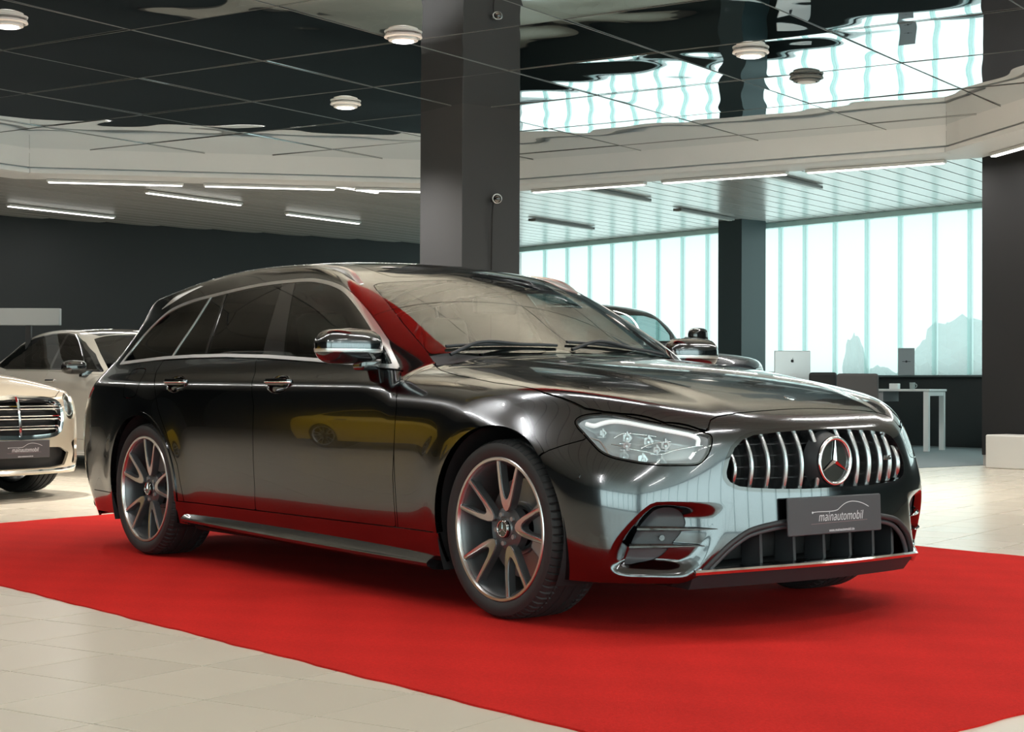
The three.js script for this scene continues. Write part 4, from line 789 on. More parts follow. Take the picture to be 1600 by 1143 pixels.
// the dealer's plate: a drawn car line over lettering
function thingPlate() {
  const c = document.createElement('canvas'); c.width = 1044; c.height = 256; const x = c.getContext('2d');
  x.fillStyle = '#3c383c'; x.fillRect(0, 0, 1044, 256); x.strokeStyle = '#cfccd0'; x.lineWidth = 5; x.lineCap = 'round';
  x.beginPath(); x.moveTo(255, 104); x.bezierCurveTo(330, 92, 480, 112, 545, 92); x.bezierCurveTo(600, 60, 640, 36, 720, 38); x.bezierCurveTo(800, 42, 850, 60, 900, 82); x.stroke();
  x.fillStyle = '#c9c6ca'; x.beginPath(); x.arc(258, 104, 8, 0, 7); x.fill();
  x.font = 'italic 82px sans-serif'; x.save(); x.translate(320, 168); x.scale(0.98, 1); x.fillText('mainautomobil', 0, 0, 520); x.restore();
  x.lineWidth = 2.5; x.strokeStyle = '#8f6f72'; x.beginPath(); x.moveTo(240, 186); x.lineTo(880, 176); x.stroke();
  x.font = 'bold 25px sans-serif'; x.fillText('www.mainautomobil.de', 440, 246, 300);
  const t = new THREE.CanvasTexture(c); t.colorSpace = THREE.SRGBColorSpace;
  return new THREE.MeshStandardMaterial({ map: t, roughness: 0.45 });
}
// ---------------------------------------------------------------- other cars in the showroom
function carParts(S, o) {
  const parts = [], add = (name, g, mat) => parts.push([name, g, mat]), both = (name, m, mat) => { for (const s of [1, -1]) add(name, geo(m, s), mat); };
  const xr = S.tail(0.6) + 0.42, L = S.longGrid(xr, 0.8, 200, 90, 0.62), F = S.frontGrid(noseAxis, 1.2, 0.16, o.hoodTop, 120, 70), B = S.backGrid(xr + 0.45, 1.42, 0.18, o.tailTop, 40, 40);
  const dloF = polySdf(o.dlo), dlo = (x, y) => dloF(x, y), arch = (k) => (x, y) => Math.hypot(x - S.arches[k].x, y - S.arches[k].y) - S.arches[k].R;
  const screen = byTop(polySdf(o.screen)), headF = polySdf(smooth(o.head, 3)), head = byNose(headF), grF = polySdf(smooth(o.grille, 3)), gr = byNose(grF), lowF = polySdf(o.low), low = byNose(lowF), ventF = polySdf(smooth(o.vent, 3)), vent = byNose(ventF);
  const bonnet0 = polySdf(o.bonnet), bonnet = (x, y, z) => Math.max(bonnet0(x, z), 0.62 - y), front = (x, y, z) => x - 0.36 + 0.0 * y;
  const nose = (x, y) => Math.max(0.36 - x, y - 5), G = 0.002;
  const dA = polySdf(o.doorA), dB = polySdf(o.doorB), doorA = (x, y) => dA(x, y), doorB = (x, y) => dB(x, y);
  const shell = cuts(L, (x, y) => 0.20 - y, (x) => x - 0.36 + G, outside(dlo), outside(screen), outside(bonnet, G), outside(arch(0)), outside(arch(1)), outside(doorA, G), outside(doorB, G), outside(head, G));
  const roofTop = polySdf(o.roofPanel), onRoof = (x, y, z) => Math.max(roofTop(x, z), o.dlo[0][1] + 0.2 - y);
  both('body_side', skirted(cuts(shell, outside(onRoof, G))), 'paint'); add('roof_panel', geo(skirted(cuts(shell, inside(onRoof, G))), 0), 'roof');
  both('front_door', skirted(cuts(L, inside(doorA, G))), 'paint'); both('rear_door', skirted(cuts(L, inside(doorB, G), outside(arch(1)))), 'paint');
  add('bonnet', geo(skirted(cuts(L, inside(bonnet, G))), 0), 'paint');
  add('windscreen', geo(cuts(L, inside(screen, 0.001)), 0), 'glass');
  add('front_bumper', geo(skirted(cuts(F, (x) => 0.36 + G - x, (x, y) => 0.19 - y, outside(bonnet, G), outside(arch(0)), outside(head, G), outside(gr), outside(low), outside(vent)), 0.02), 0), 'paint');
  add('tailgate', geo(cuts(B, (x) => x - xr), 0), 'paint');
  both('window_frame', skirted(shifted(cuts(L, inside(dlo), (x, y) => -0.016 - dloF(x, y)), 0.003)), o.brightFrame ? 'chrome' : 'gloss');
  both('side_window', cuts(L, (x, y) => dloF(x, y) + 0.016, (x) => o.pillar + 0.03 - x), 'glass'); both('side_window', cuts(L, (x, y) => dloF(x, y) + 0.016, (x) => x - o.pillar + 0.03), 'glass');
  both('pillar_trim', cuts(L, (x, y) => dloF(x, y) + 0.016, (x) => Math.abs(x - o.pillar) - 0.031), 'gloss');
  both('headlamp', cuts(F, inside(head, G)), 'lampGlass'); both('headlamp_bowl', shifted(cuts(F, inside(head, 0.004)), -0.05), 'lampBowl');
  const hp = o.head.map(([s, y]) => [s, y]), c = hp.reduce((a, p) => [a[0] + p[0] / hp.length, a[1] + p[1] / hp.length], [0, 0]);
  for (const s of [1, -1]) { const P = hp.map(([u, y]) => { const q = S.cast([noseAxis, mix(y, c[1], 0.25), 0], [Math.cos(mix(u, c[0], 0.25) / 0.95), 0, Math.sin(mix(u, c[0], 0.25) / 0.95)], 1.8); return V3(q[0] - 0.02, q[1], (q[2] - 0.015) * s); }); add('light_guide', tube(P, 0.006, 60, 6, true), 'chrome'); }
  add('grille_backing', geo(shifted(cuts(F, inside(gr, -0.02)), -0.07), 0), 'black'); add('grille_frame', geo(skirted(shifted(cuts(F, inside(gr, -0.012), (x, y, z) => -0.018 - gr(x, y, z)), 0.006), 0.03), 0), 'chrome');
  const ys = o.grille.map((p) => p[1]), g0 = Math.min(...ys), g1 = Math.max(...ys), inG = (z, y) => gr(S.front(Math.abs(z), y), y, Math.abs(z));
  for (let k = 1; k <= 3; k++) for (const e of [-0.011, 0.011]) {
    const y = mix(g0, g1, k / 4) + e, path = []; for (let i = -30; i <= 30; i++) { const z = i / 30 * 0.6; if (inG(z, y) < -0.012) path.push(V3(S.front(Math.abs(z), y) - 0.012, y, z)); }
    if (path.length > 3) add('grille_slat', creased(sweep(path, [[0.008, 0], [0, 0.006], [-0.02, 0.004], [-0.02, -0.004], [0, -0.006]], () => [V3(1, 0, 0), V3(0, 1, 0)])), 'chrome');
  }
  const post = []; for (let i = 0; i <= 10; i++) { const y = mix(g0 + 0.01, g1 + 0.012, i / 10); post.push(V3(S.front(0, y) + 0.004, y, 0)); }
  add('grille_post', creased(sweep(post, [[0.01, 0], [0.004, 0.012], [-0.02, 0.012], [-0.02, -0.012], [0.004, -0.012]], () => [V3(1, 0, 0), V3(0, 0, 1)])), 'chrome');
  add('lower_backing', geo(shifted(cuts(F, inside(low, -0.02)), -0.06), 0), 'black'); both('vent_backing', shifted(cuts(F, inside(vent, -0.02)), -0.05), 'black');
  const lip = []; for (let i = -30; i <= 30; i++) { const z = i / 30 * 0.72; lip.push(V3(S.front(Math.abs(z), 0.215) + 0.008, 0.215 + 0.02 * (i / 30) ** 4, z)); }
  add('front_lip', creased(sweep(lip, [[0.008, 0], [0, 0.012], [-0.02, 0.012], [-0.02, -0.012], [0, -0.012]], () => [V3(1, 0, 0), V3(0, 1, 0)])), 'chrome');
  for (const s of [1, -1]) {
    const y = o.mirror[1], x = o.mirror[0], z = o.mirror[2], cap = new THREE.SphereGeometry(1, 32, 20), p = cap.attributes.position, pw = (v) => Math.sign(v) * Math.abs(v) ** 0.72;
    for (let i = 0; i < p.count; i++) p.setXYZ(i, pw(p.getX(i)) * 0.075, pw(p.getY(i)) * o.mirrorH, pw(p.getZ(i)) * 0.13); cap.computeVertexNormals();
    add('door_mirror', cap.translate(x, y, z * s), o.mirrorMat); add('mirror_foot', creased(rbox(x - 0.03, x + 0.04, y - o.mirrorH - 0.03, y - 0.02, s > 0 ? z - 0.2 : -z + 0.06, s > 0 ? z - 0.06 : -z + 0.2, 0.015)), 'gloss');
    for (const hx of o.handles) add('door_handle', creased(rbox(hx - 0.11, hx + 0.11, o.handleY - 0.014, o.handleY + 0.014, s > 0 ? S.side(hx, o.handleY) - 0.01 : -S.side(hx, o.handleY) - 0.03, s > 0 ? S.side(hx, o.handleY) + 0.03 : -S.side(hx, o.handleY) + 0.01, 0.012, 3)), 'chrome');
  }
  add('underbody', creased(rbox(S.arches[1].x - 0.5, 0.5, 0.18, 0.3, -0.62, 0.62, 0.03)), 'black'); add('cabin_tub', box(o.pillar - 1.1, -0.9, 0.3, o.dlo[0][1] - 0.22, -0.7, 0.7), 'black');
  for (const s of [1, -1]) for (const k of [0, 1]) add('wheel_arch_liner', merge([archShell(S.arches[k].R + 0.01).translate(S.arches[k].x, S.arches[k].y, s * 0.72), new THREE.CircleGeometry(S.arches[k].R + 0.01, 32, -0.5, Math.PI + 1).translate(S.arches[k].x, S.arches[k].y, s * 0.55)]), 'black');
  for (const [x, z] of o.seats) add('headrest', creased(rbox(x - 0.05, x + 0.05, o.dlo[0][1] - 0.02, o.dlo[0][1] + 0.16, z - 0.13, z + 0.13, 0.04, 3)), 'leather'), add('seat_back', creased(rbox(x - 0.06, x + 0.1, 0.45, o.dlo[0][1], z - 0.25, z + 0.25, 0.05, 3)), 'leather');
  return parts;
}
function placeCar(name, label, parts, pos, mats, wheelsAt, R = 0.34, plate) {
  const c = thing(name, label, 'car', pos); mats.roof ??= mats.paint;
  for (const [n, g, m] of parts) mesh(n, g, mats[m] ?? MAT[m], c);
  for (const [x, z] of wheelsAt) for (const s of [1, -1]) { const w = wheelPlain.clone(); w.scale.setScalar(R / 0.334); w.position.set(x, R, s * z); w.rotation.y = s < 0 ? Math.PI : 0; c.add(w); }
  if (plate) { const p = sub('number_plate', c, plate); p.rotation.y = Math.PI / 2; mesh('plate_board', creased(rbox(-0.265, 0.265, -0.065, 0.065, -0.01, 0, 0.005)), MAT.greyPlastic, p); mesh('plate_print', new THREE.PlaneGeometry(0.52, 0.124).translate(0, 0, 0.001), thingPlate(), p); }
  return c;
}
MAT.lampGlass = phy([0.90, 0.93, 0.93], 0.0, 0, { transmission: 1, ior: 1.5 }); MAT.lampBowl = std([0.45, 0.46, 0.47], 0.25, 0.7); MAT.glass = phy([0.045, 0.05, 0.05], 0.0, 0, { transmission: 1, ior: 1.45 });
// a long saloon
const S1 = new CarShape({
  sec: spl([[0.10, 0.89], [0.2, 0.905], [0.3, 0.918], [0.45, 0.931], [0.62, 0.939], [0.74, 0.940], [0.85, 0.931], [0.92, 0.91], [0.99, 0.875], [1.08, 0.835], [1.2, 0.775], [1.32, 0.71], [1.44, 0.64], [1.55, 0.57]]),
  plan: spl([[1.0, -0.10], [0.6, -0.035], [0.2, -0.004], [-0.6, 0], [-1.8, 0.002], [-3.1, 0], [-3.7, -0.04], [-4.3, -0.13]]), gh: spl([[-0.4, 0], [-1.2, 0], [-2.2, -0.01], [-3.2, -0.07], [-4.2, -0.14]]), beltY: 0.99,
  arches: [{ x: 0, y: 0.35, R: 0.378, flare: 0.010, w: 0.1 }, { x: -3.165, y: 0.35, R: 0.37, flare: 0.010, w: 0.1 }],
  hood: spl([[1.2, 0.52], [0.95, 0.69], [0.85, 0.745], [0.74, 0.80], [0.5, 0.88], [0.2, 0.94], [-0.2, 0.99], [-0.6, 1.02], [-1.2, 1.02], [-2.4, 1.04], [-3.4, 1.07], [-4.0, 1.05], [-4.4, 0.98]]),
  hoodDrop: (x, z) => { const q = z / 0.7; return 0.028 * q * q + 0.02 * q ** 4; },
  roof: spl([[0.2, 0.42], [-0.3, 0.815], [-0.6, 1.01], [-0.9, 1.18], [-1.2, 1.33], [-1.45, 1.42], [-1.8, 1.465], [-2.2, 1.478], [-2.7, 1.45], [-3.1, 1.36], [-3.5, 1.18], [-3.8, 1.03], [-4.3, 0.75]]),
  roofDrop: (z) => { const q = z / 0.6; return 0.032 * q * q + 0.01 * q ** 4; }, shift: (z) => 0.06 * (z / 0.7) ** 2, wsTop: -1.35,
  nose: spl([[0.05, 0.74], [0.2, 0.84], [0.35, 0.865], [0.5, 0.862], [0.65, 0.845], [0.78, 0.80], [0.95, 0.66]]), noseDrop: (z) => 0.24 * z * z + 0.42 * z ** 6, kTop: 0.17, kGlass: 0.07,
  tail: spl([[0.1, -4.15], [0.3, -4.27], [0.6, -4.32], [0.85, -4.28], [1.0, -4.2], [1.1, -4.15]]), tailDrop: (z) => 0.17 * z * z + 0.14 * z ** 6,
});
const saloon = carParts(S1, {
  hoodTop: 0.9, tailTop: 1.08, pillar: -1.78, brightFrame: false, roofPanel: [[-1.38, -0.1], [-1.38, 0.5], [-1.5, 0.55], [-2.6, 0.52], [-3.2, 0.45], [-3.25, -0.1]], handleY: 0.90, handles: [-1.62, -2.72], mirror: [-0.86, 1.03, 1.0], mirrorH: 0.072, mirrorMat: 'gloss',
  dlo: [[-0.74, 0.985], [-1.4, 1.005], [-2.2, 1.015], [-3.0, 1.02], [-3.38, 1.06], [-3.3, 1.16], [-3.05, 1.28], [-2.7, 1.36], [-2.2, 1.40], [-1.8, 1.40], [-1.55, 1.375], [-1.3, 1.29], [-1.05, 1.17]],
  screen: [[-0.64, -0.1], [-0.64, 0], [-0.67, 0.3], [-0.76, 0.68], [-1.05, 0.64], [-1.33, 0.58], [-1.36, 0.45], [-1.35, 0], [-1.35, -0.1]],
  bonnet: [[-0.58, -0.1], [-0.58, 0], [-0.6, 0.4], [-0.68, 0.72], [-0.3, 0.79], [0.2, 0.79], [0.42, 0.73], [0.62, 0.60], [0.73, 0.46], [0.79, 0.25], [0.80, 0], [0.80, -0.1]],
  head: [[0.46, 0.735], [0.56, 0.79], [0.70, 0.80], [0.82, 0.78], [0.80, 0.74], [0.70, 0.67], [0.58, 0.61], [0.50, 0.60], [0.455, 0.63]],
  grille: [[-0.3, 0.76], [0.1, 0.76], [0.28, 0.755], [0.375, 0.735], [0.40, 0.68], [0.385, 0.56], [0.34, 0.50], [0.25, 0.475], [0, 0.465], [-0.3, 0.465]],
  low: [[-0.1, 0.40], [0.36, 0.39], [0.46, 0.345], [0.42, 0.25], [0.30, 0.235], [-0.1, 0.235]],
  vent: [[0.50, 0.42], [0.60, 0.45], [0.72, 0.46], [0.745, 0.40], [0.71, 0.29], [0.60, 0.255], [0.52, 0.27], [0.535, 0.35]],
  doorA: [[-0.68, 0.96], [-0.66, 0.6], [-0.66, 0.31], [-1.82, 0.31], [-1.83, 0.6], [-1.80, 1.0]], doorB: [[-1.80, 1.0], [-1.83, 0.6], [-1.82, 0.31], [-2.64, 0.31], [-2.78, 0.55], [-2.95, 0.8], [-3.0, 1.01]],
  seats: [[-1.75, 0.38], [-1.75, -0.38], [-2.85, 0.38], [-2.85, -0.38]],
});
const champagne = phy([0.46, 0.39, 0.30], 0.28, 0.4, { clearcoat: 1, clearcoatRoughness: 0.02 }), white = phy([0.62, 0.59, 0.53], 0.3, 0.1, { clearcoat: 1, clearcoatRoughness: 0.02 }), yellow = phy([0.78, 0.50, 0.02], 0.3, 0.1, { clearcoat: 1, clearcoatRoughness: 0.02 }), navy = phy([0.010, 0.014, 0.022], 0.25, 0.4, { clearcoat: 1, clearcoatRoughness: 0.02 });
const wS = [[0, 0.91], [-3.165, 0.91]];
placeCar('saloon_car', 'champagne saloon car with chrome horizontal-bar grille parked behind the estate car', saloon, [-7.89, 0, 0.18], { paint: champagne }, wS, 0.345, [0.885, 0.385, 0]).rotation.y = 0.34;
placeCar('saloon_car', 'white saloon car with dark windows beside the champagne saloon', saloon, [-10.17, 0, -3.25], { paint: white, roof: MAT.gloss }, wS, 0.345);
placeCar('saloon_car', 'yellow car standing on the tiles whose reflection shows in the doors of the estate car', saloon, [-5.6, 0, 6.6], { paint: yellow }, wS, 0.345).scale.set(0.97, 0.84, 1);
// a tall off-roader
const S2 = new CarShape({
  sec: spl([[0.2, 0.90], [0.4, 0.93], [0.7, 0.955], [0.95, 0.96], [1.15, 0.955], [1.27, 0.935], [1.37, 0.90], [1.5, 0.86], [1.65, 0.805], [1.78, 0.74], [1.9, 0.66]]),
  plan: spl([[1.0, -0.1], [0.6, -0.03], [0.2, 0], [-1.8, 0], [-3.1, 0], [-3.8, -0.03], [-4.2, -0.06]]), gh: spl([[-0.4, 0], [-2, 0], [-3.4, -0.02], [-4.2, -0.05]]), beltY: 1.36,
  arches: [{ x: 0, y: 0.42, R: 0.45, flare: 0.02, w: 0.1 }, { x: -2.9, y: 0.42, R: 0.45, flare: 0.02, w: 0.1 }],
  hood: spl([[1.2, 0.9], [0.9, 1.11], [0.75, 1.18], [0.4, 1.235], [0, 1.27], [-0.6, 1.30], [-1.2, 1.30], [-4.2, 1.28]]), hoodDrop: (x, z) => 0.05 * (z / 0.7) ** 2,
  roof: spl([[0.2, 0.60], [-0.3, 1.12], [-0.5, 1.32], [-0.7, 1.53], [-0.85, 1.67], [-1.0, 1.745], [-1.4, 1.79], [-2.2, 1.80], [-3.0, 1.79], [-3.8, 1.75], [-4.2, 1.7]]),
  roofDrop: (z) => { const q = z / 0.6; return 0.03 * q * q; }, shift: (z) => 0.05 * (z / 0.7) ** 2, wsTop: -0.95,
  nose: spl([[0.1, 0.74], [0.3, 0.85], [0.6, 0.87], [0.9, 0.85], [1.15, 0.78], [1.3, 0.6]]), noseDrop: (z) => 0.12 * z * z + 0.34 * z ** 6, kTop: 0.14, kGlass: 0.09,
  tail: spl([[0.2, -3.7], [0.5, -3.8], [1.0, -3.78], [1.4, -3.68], [1.8, -3.55]]), tailDrop: (z) => 0.12 * z * z + 0.1 * z ** 6,
});
const offroad = carParts(S2, {
  hoodTop: 1.24, tailTop: 1.68, pillar: -1.72, brightFrame: false, roofPanel: [[-1.1, -0.1], [-1.1, 0.6], [-1.2, 0.64], [-3.2, 0.62], [-3.3, 0.5], [-3.3, -0.1]], handleY: 1.18, handles: [-1.55, -2.5], mirror: [-0.62, 1.44, 1.10], mirrorH: 0.085, mirrorMat: 'gloss',
  dlo: [[-0.62, 1.36], [-1.6, 1.37], [-2.6, 1.38], [-3.45, 1.40], [-3.35, 1.64], [-3.1, 1.70], [-2.2, 1.715], [-1.6, 1.71], [-1.2, 1.69], [-1.0, 1.64], [-0.78, 1.49]],
  screen: [[-0.50, -0.1], [-0.50, 0], [-0.55, 0.4], [-0.62, 0.80], [-0.8, 0.75], [-0.99, 0.69], [-1.02, 0.45], [-1.01, 0], [-1.01, -0.1]],
  bonnet: [[-0.45, -0.1], [-0.45, 0], [-0.5, 0.5], [-0.55, 0.76], [-0.1, 0.82], [0.4, 0.80], [0.62, 0.72], [0.74, 0.45], [0.77, 0], [0.77, -0.1]],
  head: [[0.46, 1.05], [0.60, 1.07], [0.74, 1.07], [0.80, 1.03], [0.76, 0.95], [0.62, 0.91], [0.48, 0.92]], grille: [[-0.3, 1.05], [0.3, 1.05], [0.42, 1.03], [0.43, 0.92], [0.40, 0.78], [0.25, 0.76], [-0.3, 0.76]],
  low: [[-0.1, 0.52], [0.4, 0.52], [0.45, 0.44], [0.38, 0.34], [-0.1, 0.34]], vent: [[0.55, 0.56], [0.68, 0.57], [0.7, 0.48], [0.62, 0.42], [0.55, 0.44]],
  doorA: [[-0.58, 1.34], [-0.56, 0.7], [-0.56, 0.4], [-1.74, 0.4], [-1.75, 0.8], [-1.73, 1.36]], doorB: [[-1.73, 1.36], [-1.75, 0.8], [-1.74, 0.4], [-2.38, 0.4], [-2.5, 0.7], [-2.7, 0.95], [-2.75, 1.37]],
  seats: [[-1.55, 0.4], [-1.55, -0.4], [-2.5, 0.4], [-2.5, -0.4]],
});
placeCar('off_road_car', 'dark blue off-road car parked before the bright frosted windows', offroad, [-8.18, 0, -7.63], { paint: navy, glass: phy([0.55, 0.66, 0.66], 0.0, 0, { transmission: 1, ior: 1.45 }) }, [[0, 0.90], [-2.9, 0.90]], 0.40);
// ---------------------------------------------------------------- things round the showroom
{
  const whiteFrame = std([0.80, 0.84, 0.84], 0.35), paleTop = std([0.70, 0.73, 0.73], 0.3), alu = std([0.55, 0.56, 0.57], 0.35, 0.6), greyCloth = std([0.10, 0.095, 0.095], 0.85), blackCloth = std([0.015, 0.017, 0.018], 0.6);
  // office carpet with a dark edge, in front of the window board
  const off = mesh('office_carpet', prism([[-6.6, 9.6], [-6.6, 15.3], [-14.5, 15.3], [-14.5, 12.0], [-7.95, 11.55], [-7.6, 9.7]], 0.006).rotateX(-Math.PI / 2), std([0.20, 0.24, 0.255], 0.9), scene);
  tag(off, 'blue grey carpet area under the white office desks', 'carpet');
  // surveillance camera on the pillar
  const cam = pixelOn(774, 312, 'x', -8.66), t = thing('surveillance_camera', 'small black dome camera with hanging cable on the charcoal pillar', 'camera', [-8.66, cam.y, cam.z]);
  mesh('bracket', creased(rbox(-0.05, 0.0, -0.02, 0.02, -0.02, 0.02, 0.004)), MAT.darkPlastic, t); mesh('ball', new THREE.SphereGeometry(0.05, 28, 18).translate(0.03, 0.005, 0), MAT.gloss, t);
  mesh('ball_ring', new THREE.TorusGeometry(0.043, 0.008, 8, 32).rotateY(1.0).translate(0.045, 0.008, 0.012), alu, t); mesh('cable', tube([[0, 0, 0.02], [0, -0.12, 0.035], [-0.02, -0.6, 0.03], [-0.02, -2.0, 0.03]], 0.008, 30, 6), MAT.black, t);
  // pale board by the back wall, white plinth beside the black pillar, dark screen behind it
  const a = pixelAt(0, 481, 18.6), b = pixelAt(93, 508, 18.6), wb = thing('wall_board', 'long pale grey board above the white saloon before the dark wall', 'board', [(a.x + b.x) / 2 - 0.6, 0, (a.z + b.z) / 2 + 0.7]);
  wb.rotation.y = Math.atan2(-rightV.z, rightV.x); mesh('panel', creased(rbox(-1.05, 1.05 + 0.2, b.y, a.y, -0.04, 0.04, 0.008)), std([0.46, 0.48, 0.49], 0.5), wb); for (const x of [-0.8, 0.9]) mesh('post', creased(rbox(x - 0.03, x + 0.03, 0, b.y, -0.03, 0.03, 0.005)), MAT.darkPlastic, wb);
  const pl = mesh('display_plinth', creased(rbox(-6.22, -5.3, 0, 0.36, -10.88, -10.5, 0.02, 3)), std([0.72, 0.70, 0.67], 0.4), scene); tag(pl, 'low white display plinth in front of the black pillar', 'plinth');
  const sc = mesh('screen_board', creased(rbox(-6.74, -6.63, 0.006, 2.35, -11.9, -11.2, 0.01)), std([0.03, 0.03, 0.032], 0.5), scene); tag(sc, 'tall narrow black board standing beside the black pillar', 'board');
  // desk with white frame legs
  const at = (px, py, d) => pixelAt(px, py, d);
  const desk = thing('office_desk', 'white desk with square metal legs in front of the dark window wall', 'desk', [-9.95, 0.006, -13.66]); desk.rotation.y = 0.35;
  mesh('desk_top', creased(rbox(-0.75, 0.55, 0.80, 0.83, -0.38, 0.38, 0.006)), paleTop, desk);
  for (const x of [-0.70, 0.50]) { for (const z of [-0.33, 0.33]) mesh('leg', creased(rbox(x - 0.035, x + 0.035, 0, 0.80, z - 0.035, z + 0.035, 0.004)), whiteFrame, desk); mesh('cross_rail', creased(rbox(x - 0.03, x + 0.03, 0.74, 0.80, -0.30, 0.30, 0.004)), whiteFrame, desk); }
  mesh('drawer', creased(rbox(-0.68, -0.10, 0.66, 0.80, -0.30, 0.34, 0.006)), alu, desk);
  const shelf = thing('side_board', 'low grey sideboard shelf along the dark window wall', 'shelf', [-7.9, 0.006, -14.95]); mesh('board', creased(rbox(-1.2, 1.2, 0.68, 0.73, -0.25, 0.25, 0.006)), paleTop, shelf); for (const x of [-1.1, 1.1]) mesh('support', creased(rbox(x - 0.03, x + 0.03, 0, 0.68, -0.2, 0.2, 0.004)), MAT.darkPlastic, shelf);
  const desk2 = thing('office_desk', 'office desk carrying the large silver monitor behind the bonnet', 'desk', [-11.95, 0.006, -13.55]); desk2.rotation.y = 0.75;
  mesh('desk_top', creased(rbox(-0.9, 0.9, 0.80, 0.83, -0.4, 0.4, 0.006)), paleTop, desk2); for (const x of [-0.85, 0.85]) for (const z of [-0.35, 0.35]) mesh('leg', creased(rbox(x - 0.03, x + 0.03, 0, 0.80, z - 0.03, z + 0.03, 0.004)), whiteFrame, desk2);
  // monitor seen from behind
  const m0 = at(1238, 592, 24.0), mon = thing('computer_monitor', 'silver computer monitor seen from behind with a dark fruit emblem', 'monitor', [m0.x, 0.836, m0.z]); mon.rotation.y = Math.atan2(EYE.x - m0.x, EYE.z - m0.z) + 0.12;
  mesh('screen_back', creased(rbox(-0.255, 0.255, 0.11, 0.535, -0.015, 0.012, 0.010, 3)), alu, mon); mesh('foot', creased(rbox(-0.09, 0.09, 0, 0.012, -0.10, 0.08, 0.004)), alu, mon); mesh('neck', creased(rbox(-0.05, 0.05, 0.005, 0.2, 0.01, 0.025, 0.004)), alu, mon);
  const ap = []; for (let i = 0; i < 28; i++) { const f = i / 28 * 2 * Math.PI, r = 0.024 * (1 - 0.13 * Math.max(0, Math.sin(f)) ** 8 - 0.10 * Math.max(0, -Math.sin(f)) ** 8); let x = r * Math.cos(f); const y = r * Math.sin(f); if (x > 0.014 && Math.abs(y) < 0.013) x -= 0.010 * (1 - (y / 0.013) ** 2); ap.push([x, y]); }
  mesh('emblem', prism(ap, 0.002).translate(0, 0.39, 0.012), MAT.black, mon); const lf = mesh('emblem_leaf', new THREE.SphereGeometry(0.008, 12, 8).scale(0.55, 1.2, 0.2), MAT.black, mon); lf.position.set(0.004, 0.427, 0.012); lf.rotation.z = -0.5;
  // small frame, picture stand
  const f0 = at(1206, 574, 24.2), fr = thing('picture_frame', 'small white framed card standing beside the silver monitor', 'frame', [f0.x, 0.836, f0.z]); fr.rotation.y = Math.atan2(EYE.x - f0.x, EYE.z - f0.z); mesh('border', creased(rbox(-0.13, 0.13, 0, 0.24, -0.012, 0, 0.004)), whiteFrame, fr); mesh('card', box(-0.09, 0.09, 0.02, 0.18, 0, 0.001), std([0.35, 0.42, 0.42], 0.5), fr);
  const s0 = at(1474, 583, 25.6), st = thing('picture_frame', 'grey upright poster card with a winged mark on the window board', 'frame', [s0.x, 1.04, -15.32]); st.rotation.y = 0.7; mesh('card', creased(rbox(-0.12, 0.12, 0, 0.40, -0.012, 0.004, 0.004)), std([0.34, 0.36, 0.38], 0.5), st); mesh('winged_mark', merge([box(-0.06, 0.06, 0.196, 0.204, 0.004, 0.006), new THREE.CylinderGeometry(0.016, 0.016, 0.003, 20).rotateX(Math.PI / 2).translate(0, 0.2, 0.006)]), MAT.darkPlastic, st);
  // chairs
  const chair = (name, label, px, py, d, turn, w, h, mat) => {
    const p = at(px, py, d), c = thing(name, label, 'chair', [p.x, 0.006, p.z]); c.rotation.y = Math.atan2(EYE.x - p.x, EYE.z - p.z) + turn;
    mesh('backrest', creased(rbox(-w / 2, w / 2, 0.48, h, -0.04, 0.05, 0.04, 3)), mat, c); mesh('seat', creased(rbox(-w / 2, w / 2, 0.40, 0.50, -0.52, -0.02, 0.03, 3)), mat, c);
    for (const s of [-1, 1]) { mesh('armrest', creased(rbox(s * w / 2 - 0.03, s * w / 2 + 0.03, 0.45, 0.64, -0.48, 0, 0.02, 3)), mat, c); for (const z of [-0.46, -0.02]) mesh('leg', cyl([s * w * 0.42, 0, z], [s * w * 0.42, 0.42, z], 0.016), alu, c); }
  };
  chair('visitor_chair', 'grey upholstered visitor chair with square back beside the white desk', 1340, 600, 21.8, 0.1, 0.53, 1.03, greyCloth);
  chair('office_chair', 'black leather office chair with rounded back next to the monitor', 1286, 600, 22.6, -0.3, 0.38, 1.05, blackCloth);
  // things on the desk
  desk.updateMatrixWorld(); const onDesk = (x, z) => desk.localToWorld(V3(x, 0, z)), d0 = onDesk(-0.02, 0.1), cup = thing('paper_box', 'small white box on the white desk', 'box', [d0.x, 0.836, d0.z], 0.4); mesh('body', creased(rbox(-0.06, 0.06, 0, 0.075, -0.06, 0.06, 0.006)), whiteFrame, cup);
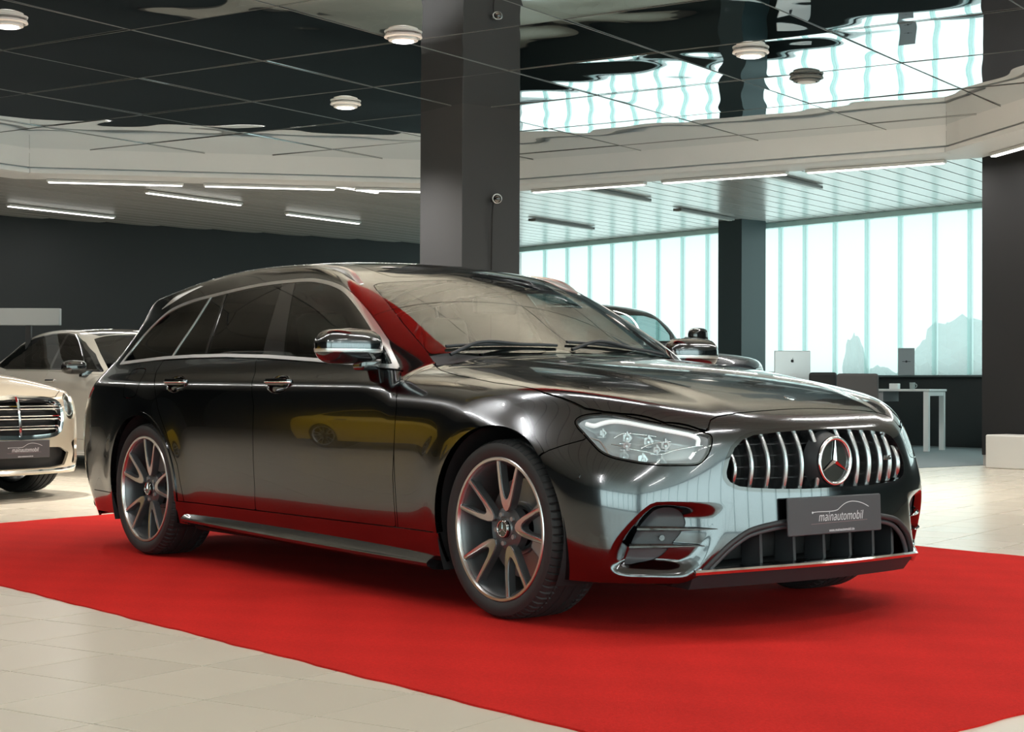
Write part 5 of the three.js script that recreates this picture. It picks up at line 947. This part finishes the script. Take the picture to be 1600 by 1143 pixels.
  const d1 = onDesk(-0.5, 0.12), pp = thing('paper_stack', 'crumpled white papers on the end of the white desk', 'paper', [d1.x, 0.846, d1.z], 0.2); for (let k = 0; k < 3; k++) { const o = mesh('sheet', box(-0.10, 0.10, 0.012 * k, 0.012 * k + 0.006, -0.07, 0.07), whiteFrame, pp); o.rotation.y = 0.3 * k; o.rotation.z = 0.08 * (k - 1); }
  const d2 = onDesk(0.22, 0.08), mug = thing('glass_mug', 'clear glass mug on the white desk beside the small box', 'mug', [d2.x, 0.836, d2.z]); mesh('cup', creased(new THREE.CylinderGeometry(0.04, 0.035, 0.09, 24).translate(0, 0.045, 0)), std([0.30, 0.36, 0.36], 0.2), mug); mesh('handle', new THREE.TorusGeometry(0.025, 0.006, 8, 20).translate(0.05, 0.045, 0), std([0.30, 0.36, 0.36], 0.2), mug);
  // outdoors: conifers and a hedge beyond the frosted glass
  const leaf = std([0.16, 0.30, 0.30], 0.9), bark = std([0.15, 0.12, 0.1], 0.9);
  for (const [px, d, h, w, label] of [[1505, 36, 2.3, 2.0, 'broad rounded tree outside the windows beside the black pillar'], [1446, 46, 1.7, 1.6, 'low rounded shrub outside the windows'], [1335, 38, 2.0, 0.5, 'slim conifer outside the frosted windows'], [1372, 52, 1.5, 1.4, 'hazy low bush outside the windows next to the slim conifer']]) {
    const p = at(px, 590, d), tr = thing('garden_tree', label, 'tree', [p.x, -0.13, p.z]); mesh('trunk', cyl([0, 0, 0], [0, h * 0.6, 0], 0.09, 0.05, 10), bark, tr);
    const g = new THREE.IcosahedronGeometry(1, 5), q = g.attributes.position; for (let i = 0; i < q.count; i++) { const v = V3().fromBufferAttribute(q, i), n = 1 + 0.10 * Math.sin(v.x * 9 + v.y * 7) + 0.08 * Math.sin(v.z * 13 + v.y * 11 + 1); q.setXYZ(i, v.x * w / 2 * n, h * 0.62 + v.y * h * 0.42 * n, v.z * w / 2 * n); } g.computeVertexNormals(); mesh('crown', g, leaf, tr);
  }
}
renderer.render(scene, camera);
